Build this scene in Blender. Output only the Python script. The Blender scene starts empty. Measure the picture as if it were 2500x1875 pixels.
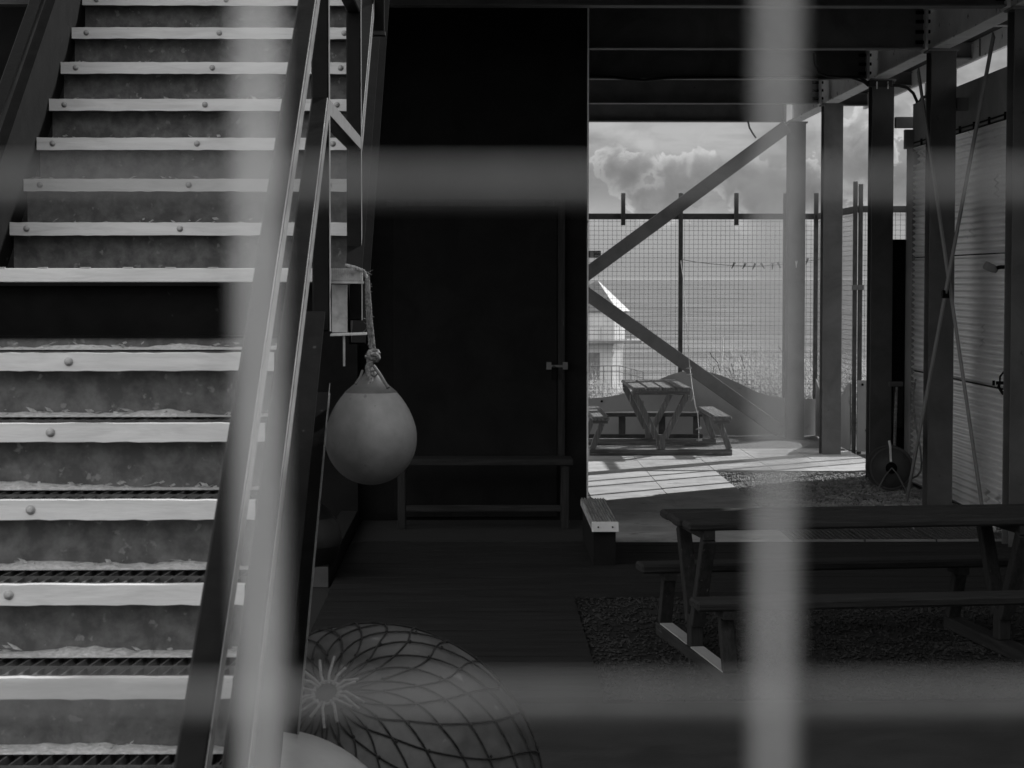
import bpy, bmesh, math, random
from mathutils import Matrix, Vector
from mathutils import noise as mnoise
random.seed(7)
R = math.radians
sc = bpy.context.scene
COL = sc.collection

# ------------------------------------------------------------------ camera
EYE = Vector((0, 0, 2.05)); F = 5200.0
yaw = math.atan(80 / F); pitch = math.atan((937.5 - 683) / F)
cd = bpy.data.cameras.new("camera"); cam = bpy.data.objects.new("camera", cd); COL.objects.link(cam)
cd.sensor_width = 36; cd.lens = F / 2500 * 36; cd.clip_start = 0.02; cd.clip_end = 60000
cam.location = EYE
ROT = Matrix.Rotation(-yaw, 3, 'Z') @ Matrix.Rotation(math.pi / 2 - pitch, 3, 'X')
cam.rotation_euler = ROT.to_euler()
cd.dof.use_dof = True; cd.dof.focus_distance = 11.0
cd.dof.aperture_fstop = 12.6; cd.dof.aperture_blades = 6; cd.dof.aperture_rotation = R(30)
sc.camera = cam

# ------------------------------------------------------------------ light
SUN_AZ, SUN_EL = 50.0, 36.0           # azimuth east of +Y
world = bpy.data.worlds.new("World"); sc.world = world; world.use_nodes = True
nt = world.node_tree; nt.nodes.clear()
def N(nt, t, **k):
    n = nt.nodes.new(t)
    for a, b in k.items(): setattr(n, a, b)
    return n
L = lambda nt, a, b: nt.links.new(a, b)
sky = N(nt, 'ShaderNodeTexSky', sky_type='NISHITA'); sky.sun_disc = False
sky.sun_elevation = R(SUN_EL); sky.sun_rotation = R(SUN_AZ)
bw = N(nt, 'ShaderNodeRGBToBW'); L(nt, sky.outputs[0], bw.inputs[0])
def wmath(op, a, b=None, clamp=False):
    m = N(nt, 'ShaderNodeMath', operation=op); m.use_clamp = clamp
    for i, v in enumerate((a, b)):
        if v is None: continue
        if isinstance(v, (int, float)): m.inputs[i].default_value = v
        else: L(nt, v, m.inputs[i])
    return m.outputs[0]
def wramp(v, stops, interp='LINEAR'):
    r = N(nt, 'ShaderNodeValToRGB'); r.color_ramp.interpolation = interp
    e = r.color_ramp.elements
    while len(e) < len(stops): e.new(0.5)
    for el, (p, c) in zip(e, stops): el.position = p; el.color = (c, c, c, 1)
    L(nt, v, r.inputs[0]); return r.outputs[0]
tc = N(nt, 'ShaderNodeTexCoord')
def wnoise(scale, detail, rough, sx=1, sz=1, dist=0, loc=(0, 0, 0)):
    mp = N(nt, 'ShaderNodeMapping'); mp.inputs['Scale'].default_value = (sx, sx, sz); mp.inputs['Location'].default_value = loc
    L(nt, tc.outputs['Generated'], mp.inputs[0])
    n = N(nt, 'ShaderNodeTexNoise'); n.inputs['Scale'].default_value = scale; n.inputs['Detail'].default_value = detail
    n.inputs['Roughness'].default_value = rough; n.inputs['Distortion'].default_value = dist
    L(nt, mp.outputs[0], n.inputs['Vector']); return n.outputs[0]
n1 = wnoise(27, 10, 0.55, 1, 1.3, 0.3, (0.31, 0.12, 0.15))       # cumulus heaps
n2 = wnoise(27, 10, 0.55, 1, 1.3, 0.3, (0.316, 0.12, 0.160))     # same heaps sampled towards the sun
mask = wramp(n1, [(0.0, 0.0), (0.42, 0.0), (0.50, 1.0), (1, 1)], 'EASE')
lit = wmath('ADD', wmath('MULTIPLY', wmath('SUBTRACT', n1, n2), 4.2), 0.42, True)
heap = wmath('ADD', wmath('MULTIPLY', lit, 0.42), 0.17)
veil = wnoise(9, 7, 0.6, 1, 5.0, 0.3, (0.2, 0.4, 0.0))             # flat veils
basev = wmath('ADD', wramp(veil, [(0.0, 0.22), (0.38, 0.25), (0.62, 0.42), (1, 0.46)]), wmath('MINIMUM', wmath('MULTIPLY', bw.outputs[0], 0.006), 0.06))
def mix(a, b, f): return wmath('ADD', wmath('MULTIPLY', a, wmath('SUBTRACT', 1.0, f)), wmath('MULTIPLY', b, f))
sep = N(nt, 'ShaderNodeSeparateXYZ'); L(nt, tc.outputs['Generated'], sep.inputs[0])
hz = N(nt, 'ShaderNodeMapRange'); hz.interpolation_type = 'SMOOTHSTEP'; L(nt, sep.outputs[2], hz.inputs[0]); hz.inputs[1].default_value = 0.018; hz.inputs[2].default_value = 0.034
v = mix(basev, heap, wmath('MULTIPLY', mask, 0.30))
# three cumulus heaps low over the sea, each a union of lobes (azimuth, elevation in degrees, radius in degrees)
nd = wnoise(70, 9, 0.6, 1, 1, 0.4, (0.3, 0.1, 0.7)); nd2 = wnoise(24, 6, 0.5, 1, 1, 0, (0.9, 0.1, 0.2))
def smax(a, b):
    m = N(nt, 'ShaderNodeMath', operation='SMOOTH_MAX'); L(nt, a, m.inputs[0]); L(nt, b, m.inputs[1]); m.inputs[2].default_value = 0.45
    return m.outputs[0]
f = None
for az, el, rad in ((3.55, 3.05, .62), (4.05, 2.75, .75), (4.45, 2.15, .62), (4.5, 3.1, .45), (5.0, 2.9, .5), (5.35, 2.45, .78), (4.95, 2.0, .6), (6.0, 2.9, .55), (7.2, 2.7, .85), (7.5, 2.0, .75),
                    (8.7, 2.3, .9), (10.4, 3.4, 1.2), (1.4, 2.6, 1.3), (-1.5, 3.3, 1.5), (13.5, 2.8, 1.6)):
    c_ = (math.sin(R(az)) * math.cos(R(el)), math.cos(R(az)) * math.cos(R(el)), math.sin(R(el)))
    d_ = N(nt, 'ShaderNodeVectorMath', operation='DISTANCE'); L(nt, tc.outputs['Generated'], d_.inputs[0]); d_.inputs[1].default_value = c_
    g_ = wmath('SUBTRACT', 1.0, wmath('MULTIPLY', d_.outputs['Value'], 1.0 / R(rad)))
    f = g_ if f is None else smax(f, g_)
f = wmath('ADD', f, wmath('MULTIPLY', wmath('SUBTRACT', nd, 0.5), 2.6))
f = wmath('ADD', f, wmath('MULTIPLY', wmath('SUBTRACT', nd2, 0.5), 2.4))
cmask = wramp(f, [(0.0, 0.0), (0.01, 0.0), (0.13, 0.85), (1, 0.95)], 'EASE')
nd3 = wnoise(38, 5, 0.5, 1, 1, 0.8, (0.5, 0.3, 0.1))
rim = wramp(f, [(0.0, 0.8), (0.08, 1.0), (0.28, 0.75), (0.50, 0.2), (0.75, 0.0), (1.0, 0.0)])
gate = wramp(nd3, [(0.0, 0.05), (0.36, 0.08), (0.50, 1.0), (1, 1)], 'EASE')
ccol = wmath('ADD', wmath('ADD', 0.30, wmath('MULTIPLY', wmath('MULTIPLY', rim, gate), 0.36)), wmath('MULTIPLY', wmath('SUBTRACT', nd, 0.5), 0.38))
ccol = wmath('ADD', ccol, wmath('MULTIPLY', wmath('SUBTRACT', lit, 0.42), 0.12))
v = mix(v, ccol, cmask)
lo_ = wramp(wmath('MULTIPLY', sep.outputs[2], 10.0), [(0.0, 0.44), (0.012, 0.35), (0.10, 0.33), (0.125, 0.365), (0.30, 0.40), (0.5, 0.32), (1, 0.3)])
v = mix(lo_, v, hz.outputs[0])
bk = N(nt, 'ShaderNodeMapRange'); L(nt, sep.outputs[1], bk.inputs[0]); bk.inputs[1].default_value = 0.85; bk.inputs[2].default_value = -0.1
bk.inputs[3].default_value = 1.0; bk.inputs[4].default_value = 4.0   # the cloud bank behind the viewer is lit face-on by the sun
v = wmath('MULTIPLY', v, bk.outputs[0])
comb = N(nt, 'ShaderNodeCombineColor'); [L(nt, v, comb.inputs[i]) for i in range(3)]
bg = N(nt, 'ShaderNodeBackground'); bg.inputs[1].default_value = 1.0; L(nt, comb.outputs[0], bg.inputs[0])
wo = N(nt, 'ShaderNodeOutputWorld'); L(nt, bg.outputs[0], wo.inputs[0])

sd = bpy.data.lights.new("sun", 'SUN'); sun = bpy.data.objects.new("sun", sd); COL.objects.link(sun)
sd.energy = 4.2; sd.angle = R(0.55); sd.color = (1, 1, 1)
sdir = Vector((math.sin(R(SUN_AZ)) * math.cos(R(SUN_EL)), math.cos(R(SUN_AZ)) * math.cos(R(SUN_EL)), math.sin(R(SUN_EL))))
sun.rotation_euler = sdir.to_track_quat('Z', 'Y').to_euler()
sc.view_settings.view_transform = 'Standard'; sc.view_settings.look = 'None'
sc.view_settings.exposure = 0.0; sc.view_settings.gamma = 1.0
sc.cycles.max_bounces = 6; sc.cycles.diffuse_bounces = 3; sc.cycles.glossy_bounces = 3
sc.cycles.use_denoising = True

# ------------------------------------------------------------------ materials
MATS = {}
def mat(name, lo, hi, scale=6, detail=6, rough=0.7, bump=0.15, bscale=None, stretch=(1, 1, 1), metallic=0.0,
        mid=(0.35, 0.65), spec=0.4, trans=0.0, dist=0.6, bdist=0.01, spots=None, coord='Object'):
    if name in MATS: return MATS[name]
    m = bpy.data.materials.new(name); m.use_nodes = True; t = m.node_tree; t.nodes.clear()
    o = N(t, 'ShaderNodeOutputMaterial'); p = N(t, 'ShaderNodeBsdfPrincipled')
    p.inputs['Metallic'].default_value = metallic; p.inputs['Specular IOR Level'].default_value = spec
    c = N(t, 'ShaderNodeTexCoord'); mp = N(t, 'ShaderNodeMapping'); mp.inputs['Scale'].default_value = stretch
    L(t, c.outputs[coord], mp.inputs[0])
    n = N(t, 'ShaderNodeTexNoise'); n.inputs['Scale'].default_value = scale; n.inputs['Detail'].default_value = detail
    n.inputs['Roughness'].default_value = 0.62; n.inputs['Distortion'].default_value = dist
    L(t, mp.outputs[0], n.inputs['Vector'])
    r = N(t, 'ShaderNodeValToRGB'); e = r.color_ramp.elements
    e[0].position = mid[0]; e[0].color = (lo, lo, lo, 1); e[1].position = mid[1]; e[1].color = (hi, hi, hi, 1)
    L(t, n.outputs[0], r.inputs[0]); out = r.outputs[0]
    if spots:                      # (scale, threshold, value) rust or dirt flecks
        n3 = N(t, 'ShaderNodeTexNoise'); n3.inputs['Scale'].default_value = spots[0]; n3.inputs['Detail'].default_value = 5
        L(t, mp.outputs[0], n3.inputs['Vector'])
        r3 = N(t, 'ShaderNodeValToRGB'); e = r3.color_ramp.elements; e[0].position = spots[1]; e[1].position = spots[1] + 0.06
        e[0].color = (0, 0, 0, 1); e[1].color = (1, 1, 1, 1); L(t, n3.outputs[0], r3.inputs[0])
        mx = N(t, 'ShaderNodeMix', data_type='RGBA'); L(t, r3.outputs[0], mx.inputs[0]); L(t, out, mx.inputs[6])
        mx.inputs[7].default_value = (spots[2],) * 3 + (1,); out = mx.outputs[2]
    L(t, out, p.inputs['Base Color'])
    rr = N(t, 'ShaderNodeMapRange'); rr.inputs[3].default_value = max(0.05, rough - 0.1); rr.inputs[4].default_value = min(1, rough + 0.12)
    L(t, n.outputs[0], rr.inputs[0]); L(t, rr.outputs[0], p.inputs['Roughness'])
    if bump:
        n2 = N(t, 'ShaderNodeTexNoise'); n2.inputs['Scale'].default_value = bscale or scale * 5; n2.inputs['Detail'].default_value = 5
        L(t, mp.outputs[0], n2.inputs['Vector'])
        b = N(t, 'ShaderNodeBump'); b.inputs['Strength'].default_value = bump; b.inputs['Distance'].default_value = bdist
        L(t, n2.outputs[0], b.inputs['Height']); L(t, b.outputs[0], p.inputs['Normal'])
    if trans:
        tr = N(t, 'ShaderNodeBsdfTranslucent'); L(t, out, tr.inputs[0]); ms = N(t, 'ShaderNodeMixShader'); ms.inputs[0].default_value = trans
        L(t, p.outputs[0], ms.inputs[1]); L(t, tr.outputs[0], ms.inputs[2]); L(t, ms.outputs[0], o.inputs[0])
    else: L(t, p.outputs[0], o.inputs[0])
    MATS[name] = m; return m
M = dict(
    black=mat('black_paint', 0.002, 0.006, 8, rough=0.7, bump=0.08, spec=0.08, spots=(40, 0.70, 0.03)),
    rail=mat('worn_rail_paint', 0.003, 0.007, 9, rough=0.5, bump=0.1, spec=0.12),
    lit_steel=mat('sunlit_steel_side', 0.20, 0.30, 24, rough=0.45, bump=0.05, metallic=0.35, spots=(20, 0.64, 0.12)),  # paler steel tone holding the sunlight on rail and post sides
    wall=mat('black_board', 0.006, 0.012, 3, rough=0.85, bump=0.1, spec=0.15),
    riser=mat('stained_riser', 0.085, 0.165, 15, detail=10, rough=0.8, bump=0.2, spec=0.2, mid=(0.40, 0.64), dist=0.15, spots=(34, 0.64, 0.21)),
    boltm=mat('painted_bolt', 0.30, 0.42, 60, rough=0.6, bump=0),
    strip=mat('nosing_paint', 0.54, 0.68, 7, rough=0.6, bump=0.1, spec=0.3, stretch=(0.6, 1, 4), spots=(60, 0.72, 0.3)),
    grate=mat('grating_steel', 0.04, 0.10, 20, rough=0.7),
    dust=mat('dry_sand', 0.35, 0.6, 60, rough=0.95, bump=0.4),
    galv=mat('galvanised', 0.32, 0.5, 30, rough=0.45, bump=0.06, metallic=0.2, spots=(12, 0.66, 0.2)),
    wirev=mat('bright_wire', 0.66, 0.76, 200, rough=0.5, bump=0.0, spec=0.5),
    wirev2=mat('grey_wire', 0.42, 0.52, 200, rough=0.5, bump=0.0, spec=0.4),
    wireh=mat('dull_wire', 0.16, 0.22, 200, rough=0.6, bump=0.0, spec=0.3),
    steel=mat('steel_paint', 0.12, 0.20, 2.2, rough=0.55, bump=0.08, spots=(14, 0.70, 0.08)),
    steeldark=mat('dark_and_shaded_steel', 0.045, 0.08, 2.2, rough=0.6, bump=0.08, spots=(14, 0.68, 0.02)),
    steellight=mat('pale_steel_paint', 0.68, 0.80, 3, rough=0.6, bump=0.08, spots=(10, 0.64, 0.15)),
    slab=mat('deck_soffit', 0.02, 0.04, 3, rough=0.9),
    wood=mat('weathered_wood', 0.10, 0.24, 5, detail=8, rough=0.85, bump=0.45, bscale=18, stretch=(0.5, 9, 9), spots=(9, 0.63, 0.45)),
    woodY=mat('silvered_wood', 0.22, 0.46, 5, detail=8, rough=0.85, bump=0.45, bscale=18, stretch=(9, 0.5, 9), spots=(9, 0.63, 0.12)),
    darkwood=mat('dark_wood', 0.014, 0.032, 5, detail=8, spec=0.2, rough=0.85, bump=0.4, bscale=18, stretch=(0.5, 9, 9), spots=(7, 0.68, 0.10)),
    wood_up=mat('weathered_wood_up', 0.10, 0.24, 5, detail=8, rough=0.85, bump=0.45, bscale=18, stretch=(9, 9, 0.5), spots=(9, 0.63, 0.45)),
    wood_across=mat('weathered_wood_across', 0.10, 0.24, 5, detail=8, rough=0.85, bump=0.45, bscale=18, stretch=(9, 0.5, 9), spots=(9, 0.63, 0.45)),
    darkwood_up=mat('dark_wood_up', 0.014, 0.032, 5, detail=8, spec=0.2, rough=0.85, bump=0.4, bscale=18, stretch=(9, 9, 0.5), spots=(7, 0.68, 0.10)),
    darkwood_across=mat('dark_wood_across', 0.014, 0.032, 5, detail=8, spec=0.2, rough=0.85, bump=0.4, bscale=18, stretch=(9, 0.5, 9), spots=(7, 0.68, 0.10)),
    deck=mat('deck_board', 0.012, 0.026, 4, rough=0.85, bump=0.3, stretch=(0.4, 6, 6), spec=0.2),
    deckplat=mat('rubber_mat', 0.014, 0.022, 30, rough=0.9, bump=0.3),
    pave=mat('paving', 0.40, 0.60, 3.0, detail=9, rough=0.85, bump=0.3, bscale=60, spots=(5, 0.63, 0.33)),
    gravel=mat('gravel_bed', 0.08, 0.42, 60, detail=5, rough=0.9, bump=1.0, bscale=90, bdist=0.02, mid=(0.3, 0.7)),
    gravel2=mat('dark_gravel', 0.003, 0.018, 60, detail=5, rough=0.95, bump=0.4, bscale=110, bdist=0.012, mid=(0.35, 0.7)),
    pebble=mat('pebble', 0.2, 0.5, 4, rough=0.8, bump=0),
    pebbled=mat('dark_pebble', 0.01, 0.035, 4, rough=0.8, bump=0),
    earth=mat('earth', 0.05, 0.10, 1.2, detail=9, rough=0.95, bump=0.5, bscale=20),
    floor=mat('dark_floor', 0.014, 0.030, 2.5, detail=9, rough=0.8, bump=0.2, bscale=40),
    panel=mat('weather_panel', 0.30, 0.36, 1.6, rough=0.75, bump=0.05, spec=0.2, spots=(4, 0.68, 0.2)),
    fence=mat('fence_post', 0.05, 0.10, 7, rough=0.8, bump=0.2),
    mesh=mat('mesh_wire', 0.07, 0.12, 60, rough=0.6, bump=0),
    corr=mat('corrugated_sheet', 0.80, 0.92, 1.5, rough=0.36, bump=0.05, metallic=0.8, spots=(2.5, 0.66, 0.4), bscale=12),
    corrtrim=mat('shed_trim', 0.16, 0.24, 2.5, rough=0.65, bump=0.08),
    buoy=mat('buoy_vinyl', 0.18, 0.27, 8, detail=10, rough=0.55, bump=0.1, mid=(0.36, 0.66), spots=(30, 0.66, 0.13), dist=0.1),
    buoytop=mat('buoy_cap', 0.08, 0.13, 14, rough=0.6, bump=0.1),
    rope=mat('old_rope', 0.08, 0.30, 90, rough=0.95, bump=0.8, bscale=300, bdist=0.004),
    bigbuoy=mat('netted_vinyl', 0.045, 0.095, 7, detail=7, rough=0.5, bump=0.05, spots=(14, 0.66, 0.16)),
    net=mat('net_twine', 0.01, 0.035, 60, rough=0.9, bump=0.3),
    netpale=mat('pale_twine', 0.16, 0.26, 60, rough=0.9, bump=0.3),
    pale=mat('pale_fender', 0.26, 0.33, 6, rough=0.45, bump=0.03, spots=(18, 0.68, 0.2)),
    darkbuoy=mat('dark_buoy', 0.03, 0.05, 6, rough=0.5, bump=0.03),
    rubber=mat('black_rubber', 0.006, 0.012, 10, rough=0.5, bump=0.02),
    hose=mat('pale_hose', 0.16, 0.22, 20, rough=0.5, bump=0.02),
    grass=mat('marram', 0.03, 0.85, 26.0, rough=0.6, bump=0, trans=0.5, mid=(0.40, 0.62), dist=0),
    render_=mat('house_render', 0.50, 0.62, 0.5, rough=0.9, bump=0.05),
    roof=mat('house_slate', 0.10, 0.16, 1.6, rough=0.8, bump=0.4, stretch=(1, 1, 5)),
    trim_lit_slope=mat('white_trim_lit_slope', 0.36, 0.42, 1, rough=0.6, bump=0),
    glass=mat('dark_glass', 0.02, 0.04, 1, rough=0.12, bump=0, spec=0.6),
    bark=mat('driftwood', 0.6, 0.85, 20, rough=0.9, bump=0.3),
    sign=mat('sign_board', 0.05, 0.07, 6, rough=0.5, bump=0),
    letters=mat('letter_white', 0.5, 0.6, 6, rough=0.5, bump=0),
    peg=mat('wooden_peg', 0.05, 0.1, 20, rough=0.8, bump=0), pegw=mat('white_peg', 0.75, 0.85, 20, rough=0.4, bump=0),
    cord=mat('thin_cord', 0.06, 0.12, 60, rough=0.8, bump=0), cordw=mat('pale_cord', 0.5, 0.7, 60, rough=0.8, bump=0),
)
# sea
def sea_mat():
    m = bpy.data.materials.new('sea_water'); m.use_nodes = True; t = m.node_tree; p = t.nodes['Principled BSDF']
    p.inputs['Roughness'].default_value = 0.5; p.inputs['Specular IOR Level'].default_value = 0.35
    c = N(t, 'ShaderNodeTexCoord')
    def nz(scale, st, det=6):
        mp = N(t, 'ShaderNodeMapping'); mp.inputs['Scale'].default_value = st; L(t, c.outputs['Object'], mp.inputs[0])
        n = N(t, 'ShaderNodeTexNoise'); n.inputs['Scale'].default_value = scale; n.inputs['Detail'].default_value = det
        n.inputs['Roughness'].default_value = 0.65
        L(t, mp.outputs[0], n.inputs['Vector']); return n.outputs[0]
    a = nz(0.05, (0.5, 1.0, 1), 10); r = N(t, 'ShaderNodeValToRGB'); e = r.color_ramp.elements
    e[0].position = 0.38; e[0].color = (0.05,) * 3 + (1,); e[1].position = 0.60; e[1].color = (0.17,) * 3 + (1,)
    L(t, a, r.inputs[0]); L(t, r.outputs[0], p.inputs['Base Color'])
    b = N(t, 'ShaderNodeBump'); b.inputs['Strength'].default_value = 1.0; b.inputs['Distance'].default_value = 2.2
    L(t, nz(0.11, (0.35, 1, 1), 9), b.inputs['Height']); L(t, b.outputs[0], p.inputs['Normal'])
    return m
M['sea'] = sea_mat()

# ------------------------------------------------------------------ mesh helpers
class MB:
    def __init__(s): s.v = []; s.f = []; s.smooth = []
    def add(s, vs, fs, sm=False):
        o = len(s.v); s.v += [tuple(v) for v in vs]; s.f += [tuple(i + o for i in f) for f in fs]; s.smooth += [sm] * len(fs); return s
    def box(s, x0, x1, y0, y1, z0, z1):
        vs = [(x, y, z) for z in (z0, z1) for y in (y0, y1) for x in (x0, x1)]
        return s.add(vs, [(0, 2, 3, 1), (4, 5, 7, 6), (0, 1, 5, 4), (2, 6, 7, 3), (0, 4, 6, 2), (1, 3, 7, 5)])
    def bar(s, p, q, w, h, side=None, off=(0, 0)):
        """box section from p to q; w measured along `side`, h along the remaining normal"""
        p = Vector(p); q = Vector(q); d = (q - p).normalized()
        side = Vector(side or (1, 0, 0)); side = (side - d * side.dot(d)).normalized(); up = d.cross(side) * -1
        vs = []
        for c in (p, q):
            for a, b in ((-1, -1), (1, -1), (1, 1), (-1, 1)):
                vs.append(c + side * (a * w / 2 + off[0]) + up * (b * h / 2 + off[1]))
        return s.add(vs, [(0, 1, 2, 3), (7, 6, 5, 4), (0, 4, 5, 1), (1, 5, 6, 2), (2, 6, 7, 3), (3, 7, 4, 0)])
    def tube(s, pts, r, n=8, cap=True):
        pts = [Vector(p) for p in pts]; rs = r if isinstance(r, (list, tuple)) else [r] * len(pts); vs = []; ref = None
        for i, p in enumerate(pts):
            d = (pts[min(i + 1, len(pts) - 1)] - pts[max(i - 1, 0)]).normalized()
            if ref is None: ref = Vector((0, 0, 1)) if abs(d.z) < 0.9 else Vector((1, 0, 0))
            a = (ref - d * ref.dot(d)).normalized(); ref = a; b = d.cross(a)
            for k in range(n):
                t = 2 * math.pi * k / n; vs.append(p + (a * math.cos(t) + b * math.sin(t)) * rs[i])
        fs = [(i * n + k, i * n + (k + 1) % n, (i + 1) * n + (k + 1) % n, (i + 1) * n + k) for i in range(len(pts) - 1) for k in range(n)]
        s.add(vs, fs, True)
        if cap: s.add(vs[:n], [tuple(range(n))[::-1]]); s.add(vs[-n:], [tuple(range(n))])
        return s
    def lathe(s, prof, n=48, c=(0, 0, 0), axis='Z'):
        vs = []
        for r, z in prof:
            for k in range(n):
                t = 2 * math.pi * k / n; x, y = r * math.cos(t), r * math.sin(t)
                if axis == 'Z': vs.append((c[0] + x, c[1] + y, c[2] + z))
                elif axis == 'Y': vs.append((c[0] + x, c[1] + z, c[2] + y))
                else: vs.append((c[0] + z, c[1] + x, c[2] + y))
        m = len(prof)
        fs = [(i * n + k, i * n + (k + 1) % n, (i + 1) * n + (k + 1) % n, (i + 1) * n + k) for i in range(m - 1) for k in range(n)]
        return s.add(vs, fs, True)
    def prism(s, poly, p, q, xa, ya):
        """closed 2-D polygon swept from p to q, polygon axes xa, ya"""
        p = Vector(p); q = Vector(q); xa = Vector(xa); ya = Vector(ya); n = len(poly)
        vs = [c + xa * a + ya * b for c in (p, q) for a, b in poly]
        fs = [(i, (i + 1) % n, (i + 1) % n + n, i + n) for i in range(n)]
        return s.add(vs, fs + [tuple(range(n))[::-1], tuple(range(n, 2 * n))])
    def build(s, name, m, parent=None, bevel=0, loc=None, **kw):
        me = bpy.data.meshes.new(name); me.from_pydata(s.v, [], s.f); me.materials.append(m if not isinstance(m, str) else M[m])
        bm = bmesh.new(); bm.from_mesh(me); bmesh.ops.recalc_face_normals(bm, faces=bm.faces); bm.to_mesh(me); bm.free()
        me.polygons.foreach_set('use_smooth', s.smooth); me.update()
        o = bpy.data.objects.new(name, me); COL.objects.link(o)
        if parent: o.parent = parent
        if loc is not None: o.location = loc
        if bevel:
            b = o.modifiers.new('bevel', 'BEVEL'); b.width = bevel; b.segments = 1; b.limit_method = 'ANGLE'
        for k, v_ in kw.items(): o[k] = v_
        return o
def thing(name, label, cat, loc=(0, 0, 0), rz=0, group=None):
    o = bpy.data.objects.new(name, None); COL.objects.link(o); o.location = loc; o.rotation_euler = (0, 0, rz)
    o.empty_display_size = 0.1; o['label'] = label; o['category'] = cat
    if group: o['group'] = group
    return o
def copy_tree(o, parent=None):
    c = o.copy(); COL.objects.link(c); c.parent = parent
    for ch in o.children: copy_tree(ch, c)
    return c
def PT(px, py, Y):           # photo pixel (2500 wide) -> world point at depth Y
    d = ROT @ Vector((px - 1250, -(py - 937.5), -F)); return EYE + d * (Y / d.y)
def H(b, tf, tw, h):         # I-section polygon, width b, depth h
    return [(-b/2, -h/2), (b/2, -h/2), (b/2, -h/2+tf), (tw/2, -h/2+tf), (tw/2, h/2-tf), (b/2, h/2-tf), (b/2, h/2), (-b/2, h/2),
            (-b/2, h/2-tf), (-tw/2, h/2-tf), (-tw/2, -h/2+tf), (-b/2, -h/2+tf)]
def sheet(name, x0, x1, y0, y1, z, m, step=None, amp=0, kind='structure', th=0.0):
    b = MB(); nx = max(1, int((x1 - x0) / (step or 1e9))); ny = max(1, int((y1 - y0) / (step or 1e9)))
    vs = []
    for j in range(ny + 1):
        for i in range(nx + 1):
            x = x0 + (x1 - x0) * i / nx; y = y0 + (y1 - y0) * j / ny
            vs.append((x, y, z + (mnoise.noise(Vector((x * 1.3, y * 1.3, 0))) * amp if amp else 0)))
    b.add(vs, [(j * (nx + 1) + i, j * (nx + 1) + i + 1, (j + 1) * (nx + 1) + i + 1, (j + 1) * (nx + 1) + i) for j in range(ny) for i in range(nx)], bool(amp))
    return b.build(name, m, kind=kind)

# ------------------------------------------------------------------ ground, sea
b = MB(); xs = [-3000, -400, -120, -60, -30, -18, -10, -6, -3, -1, 1, 3, 6, 10, 18, 30, 60, 120, 400, 3000]
ys = [-3000, -600, -120, -30, -5, 8, 20, 27, 29, 31, 33, 35, 37, 40, 45, 52, 60, 80]
vs = []
for y in ys:
    for x in xs:
        z = 0
        if y > 28: z = 0.12 * mnoise.noise(Vector((x * 0.5, y * 0.5, 1)))
        if y > 33: z -= (y - 33) ** 1.45 * 0.35
        vs.append((x, y, max(z, -20)))
nx = len(xs)
b.add(vs, [(j * nx + i, j * nx + i + 1, (j + 1) * nx + i + 1, (j + 1) * nx + i) for j in range(len(ys) - 1) for i in range(nx - 1)], True)
b.build('ground', 'earth', kind='structure')
b = MB(); b.add([(-30000, 50, -15), (30000, 50, -15), (30000, 50000, -15), (-30000, 50000, -15)], [(0, 1, 2, 3)]); b.build('sea', 'sea', kind='structure')
b = MB()      # headland that carries the tower house
b.lathe([(0.01, -6.6), (9, -6.7), (14, -8), (22, -12), (32, -17)], 40, (8.0 - 4, 152, 0)); b.build('headland', 'earth', kind='structure')

sheet('floor', -6, 4.2, -3, 10.2, 0.006, 'floor')
sheet('side_ground', -6, -0.975, 10.205, 17.5, 0.006, 'floor')
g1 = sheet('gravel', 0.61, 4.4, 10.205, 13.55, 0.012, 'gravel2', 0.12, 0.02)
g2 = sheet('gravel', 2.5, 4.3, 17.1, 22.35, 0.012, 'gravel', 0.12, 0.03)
g3 = sheet('gravel', 0.905, 1.03, 16.5, 27, 0.012, 'gravel', 0.12, 0.01)
sheet('sand', -6, 4.6, 25.4, 27.9, 0.01, 'gravel', 0.2, 0.03)
# paving slabs
def slabs(rects):
    b = MB()
    for x0, x1, y0, y1 in rects:
        dz = random.uniform(-0.002, 0.002); g = 0.0018
        b.box(x0 + g, x1 - g, y0 + g, y1 - g, -0.05, 0.03 + dz)
    return b.build('paving', 'pave', kind='structure', bevel=0.001)
rc = []; yy = [16.25, 17.4, 18.5, 19.7, 20.9, 22.4, 23.9, 25.4]
for j in range(7):
    for x0, x1 in ((1.04, 1.77), (1.77, 2.5)): rc.append((x0, x1, yy[j], yy[j + 1]))
    if j >= 5:
        x = -2.0
        for k in range(4): rc.append((x + k * 0.76, x + (k + 1) * 0.76, yy[j], yy[j + 1]))
        for k in range(3): rc.append((2.5 + k * 0.62, 2.5 + (k + 1) * 0.62, yy[j], yy[j + 1]))
slabs(rc)
# boardwalks: grooved boards running across
def boards(name, x0, x1, y0, y1, z, m, w=0.14):
    b = MB(); y = y0
    while y < y1 - 0.02:
        ye = min(y + w, y1); dz = random.uniform(-0.003, 0.003)
        b.box(x0, x1, y + 0.007, ye - 0.007, z - 0.04, z - 0.006 + dz)
        k = y + 0.010
        while k < ye - 0.012:
            b.box(x0, x1, k, k + 0.009, z - 0.006 + dz, z + dz); k += 0.0165
        y += w
    return b.build(name, m, kind='structure')
boards('boardwalk', -0.97, 0.6, 10.2, 13.55, 0.035, 'deck')
boards('boardwalk', -0.97, 4.1, 13.56, 16.2, 0.05, 'deck')
b = MB(); b.box(-0.97, 1.0, 16.21, 17.62, 0.0, 0.055); b.build('landing_mat', 'deckplat', kind='structure')
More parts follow.
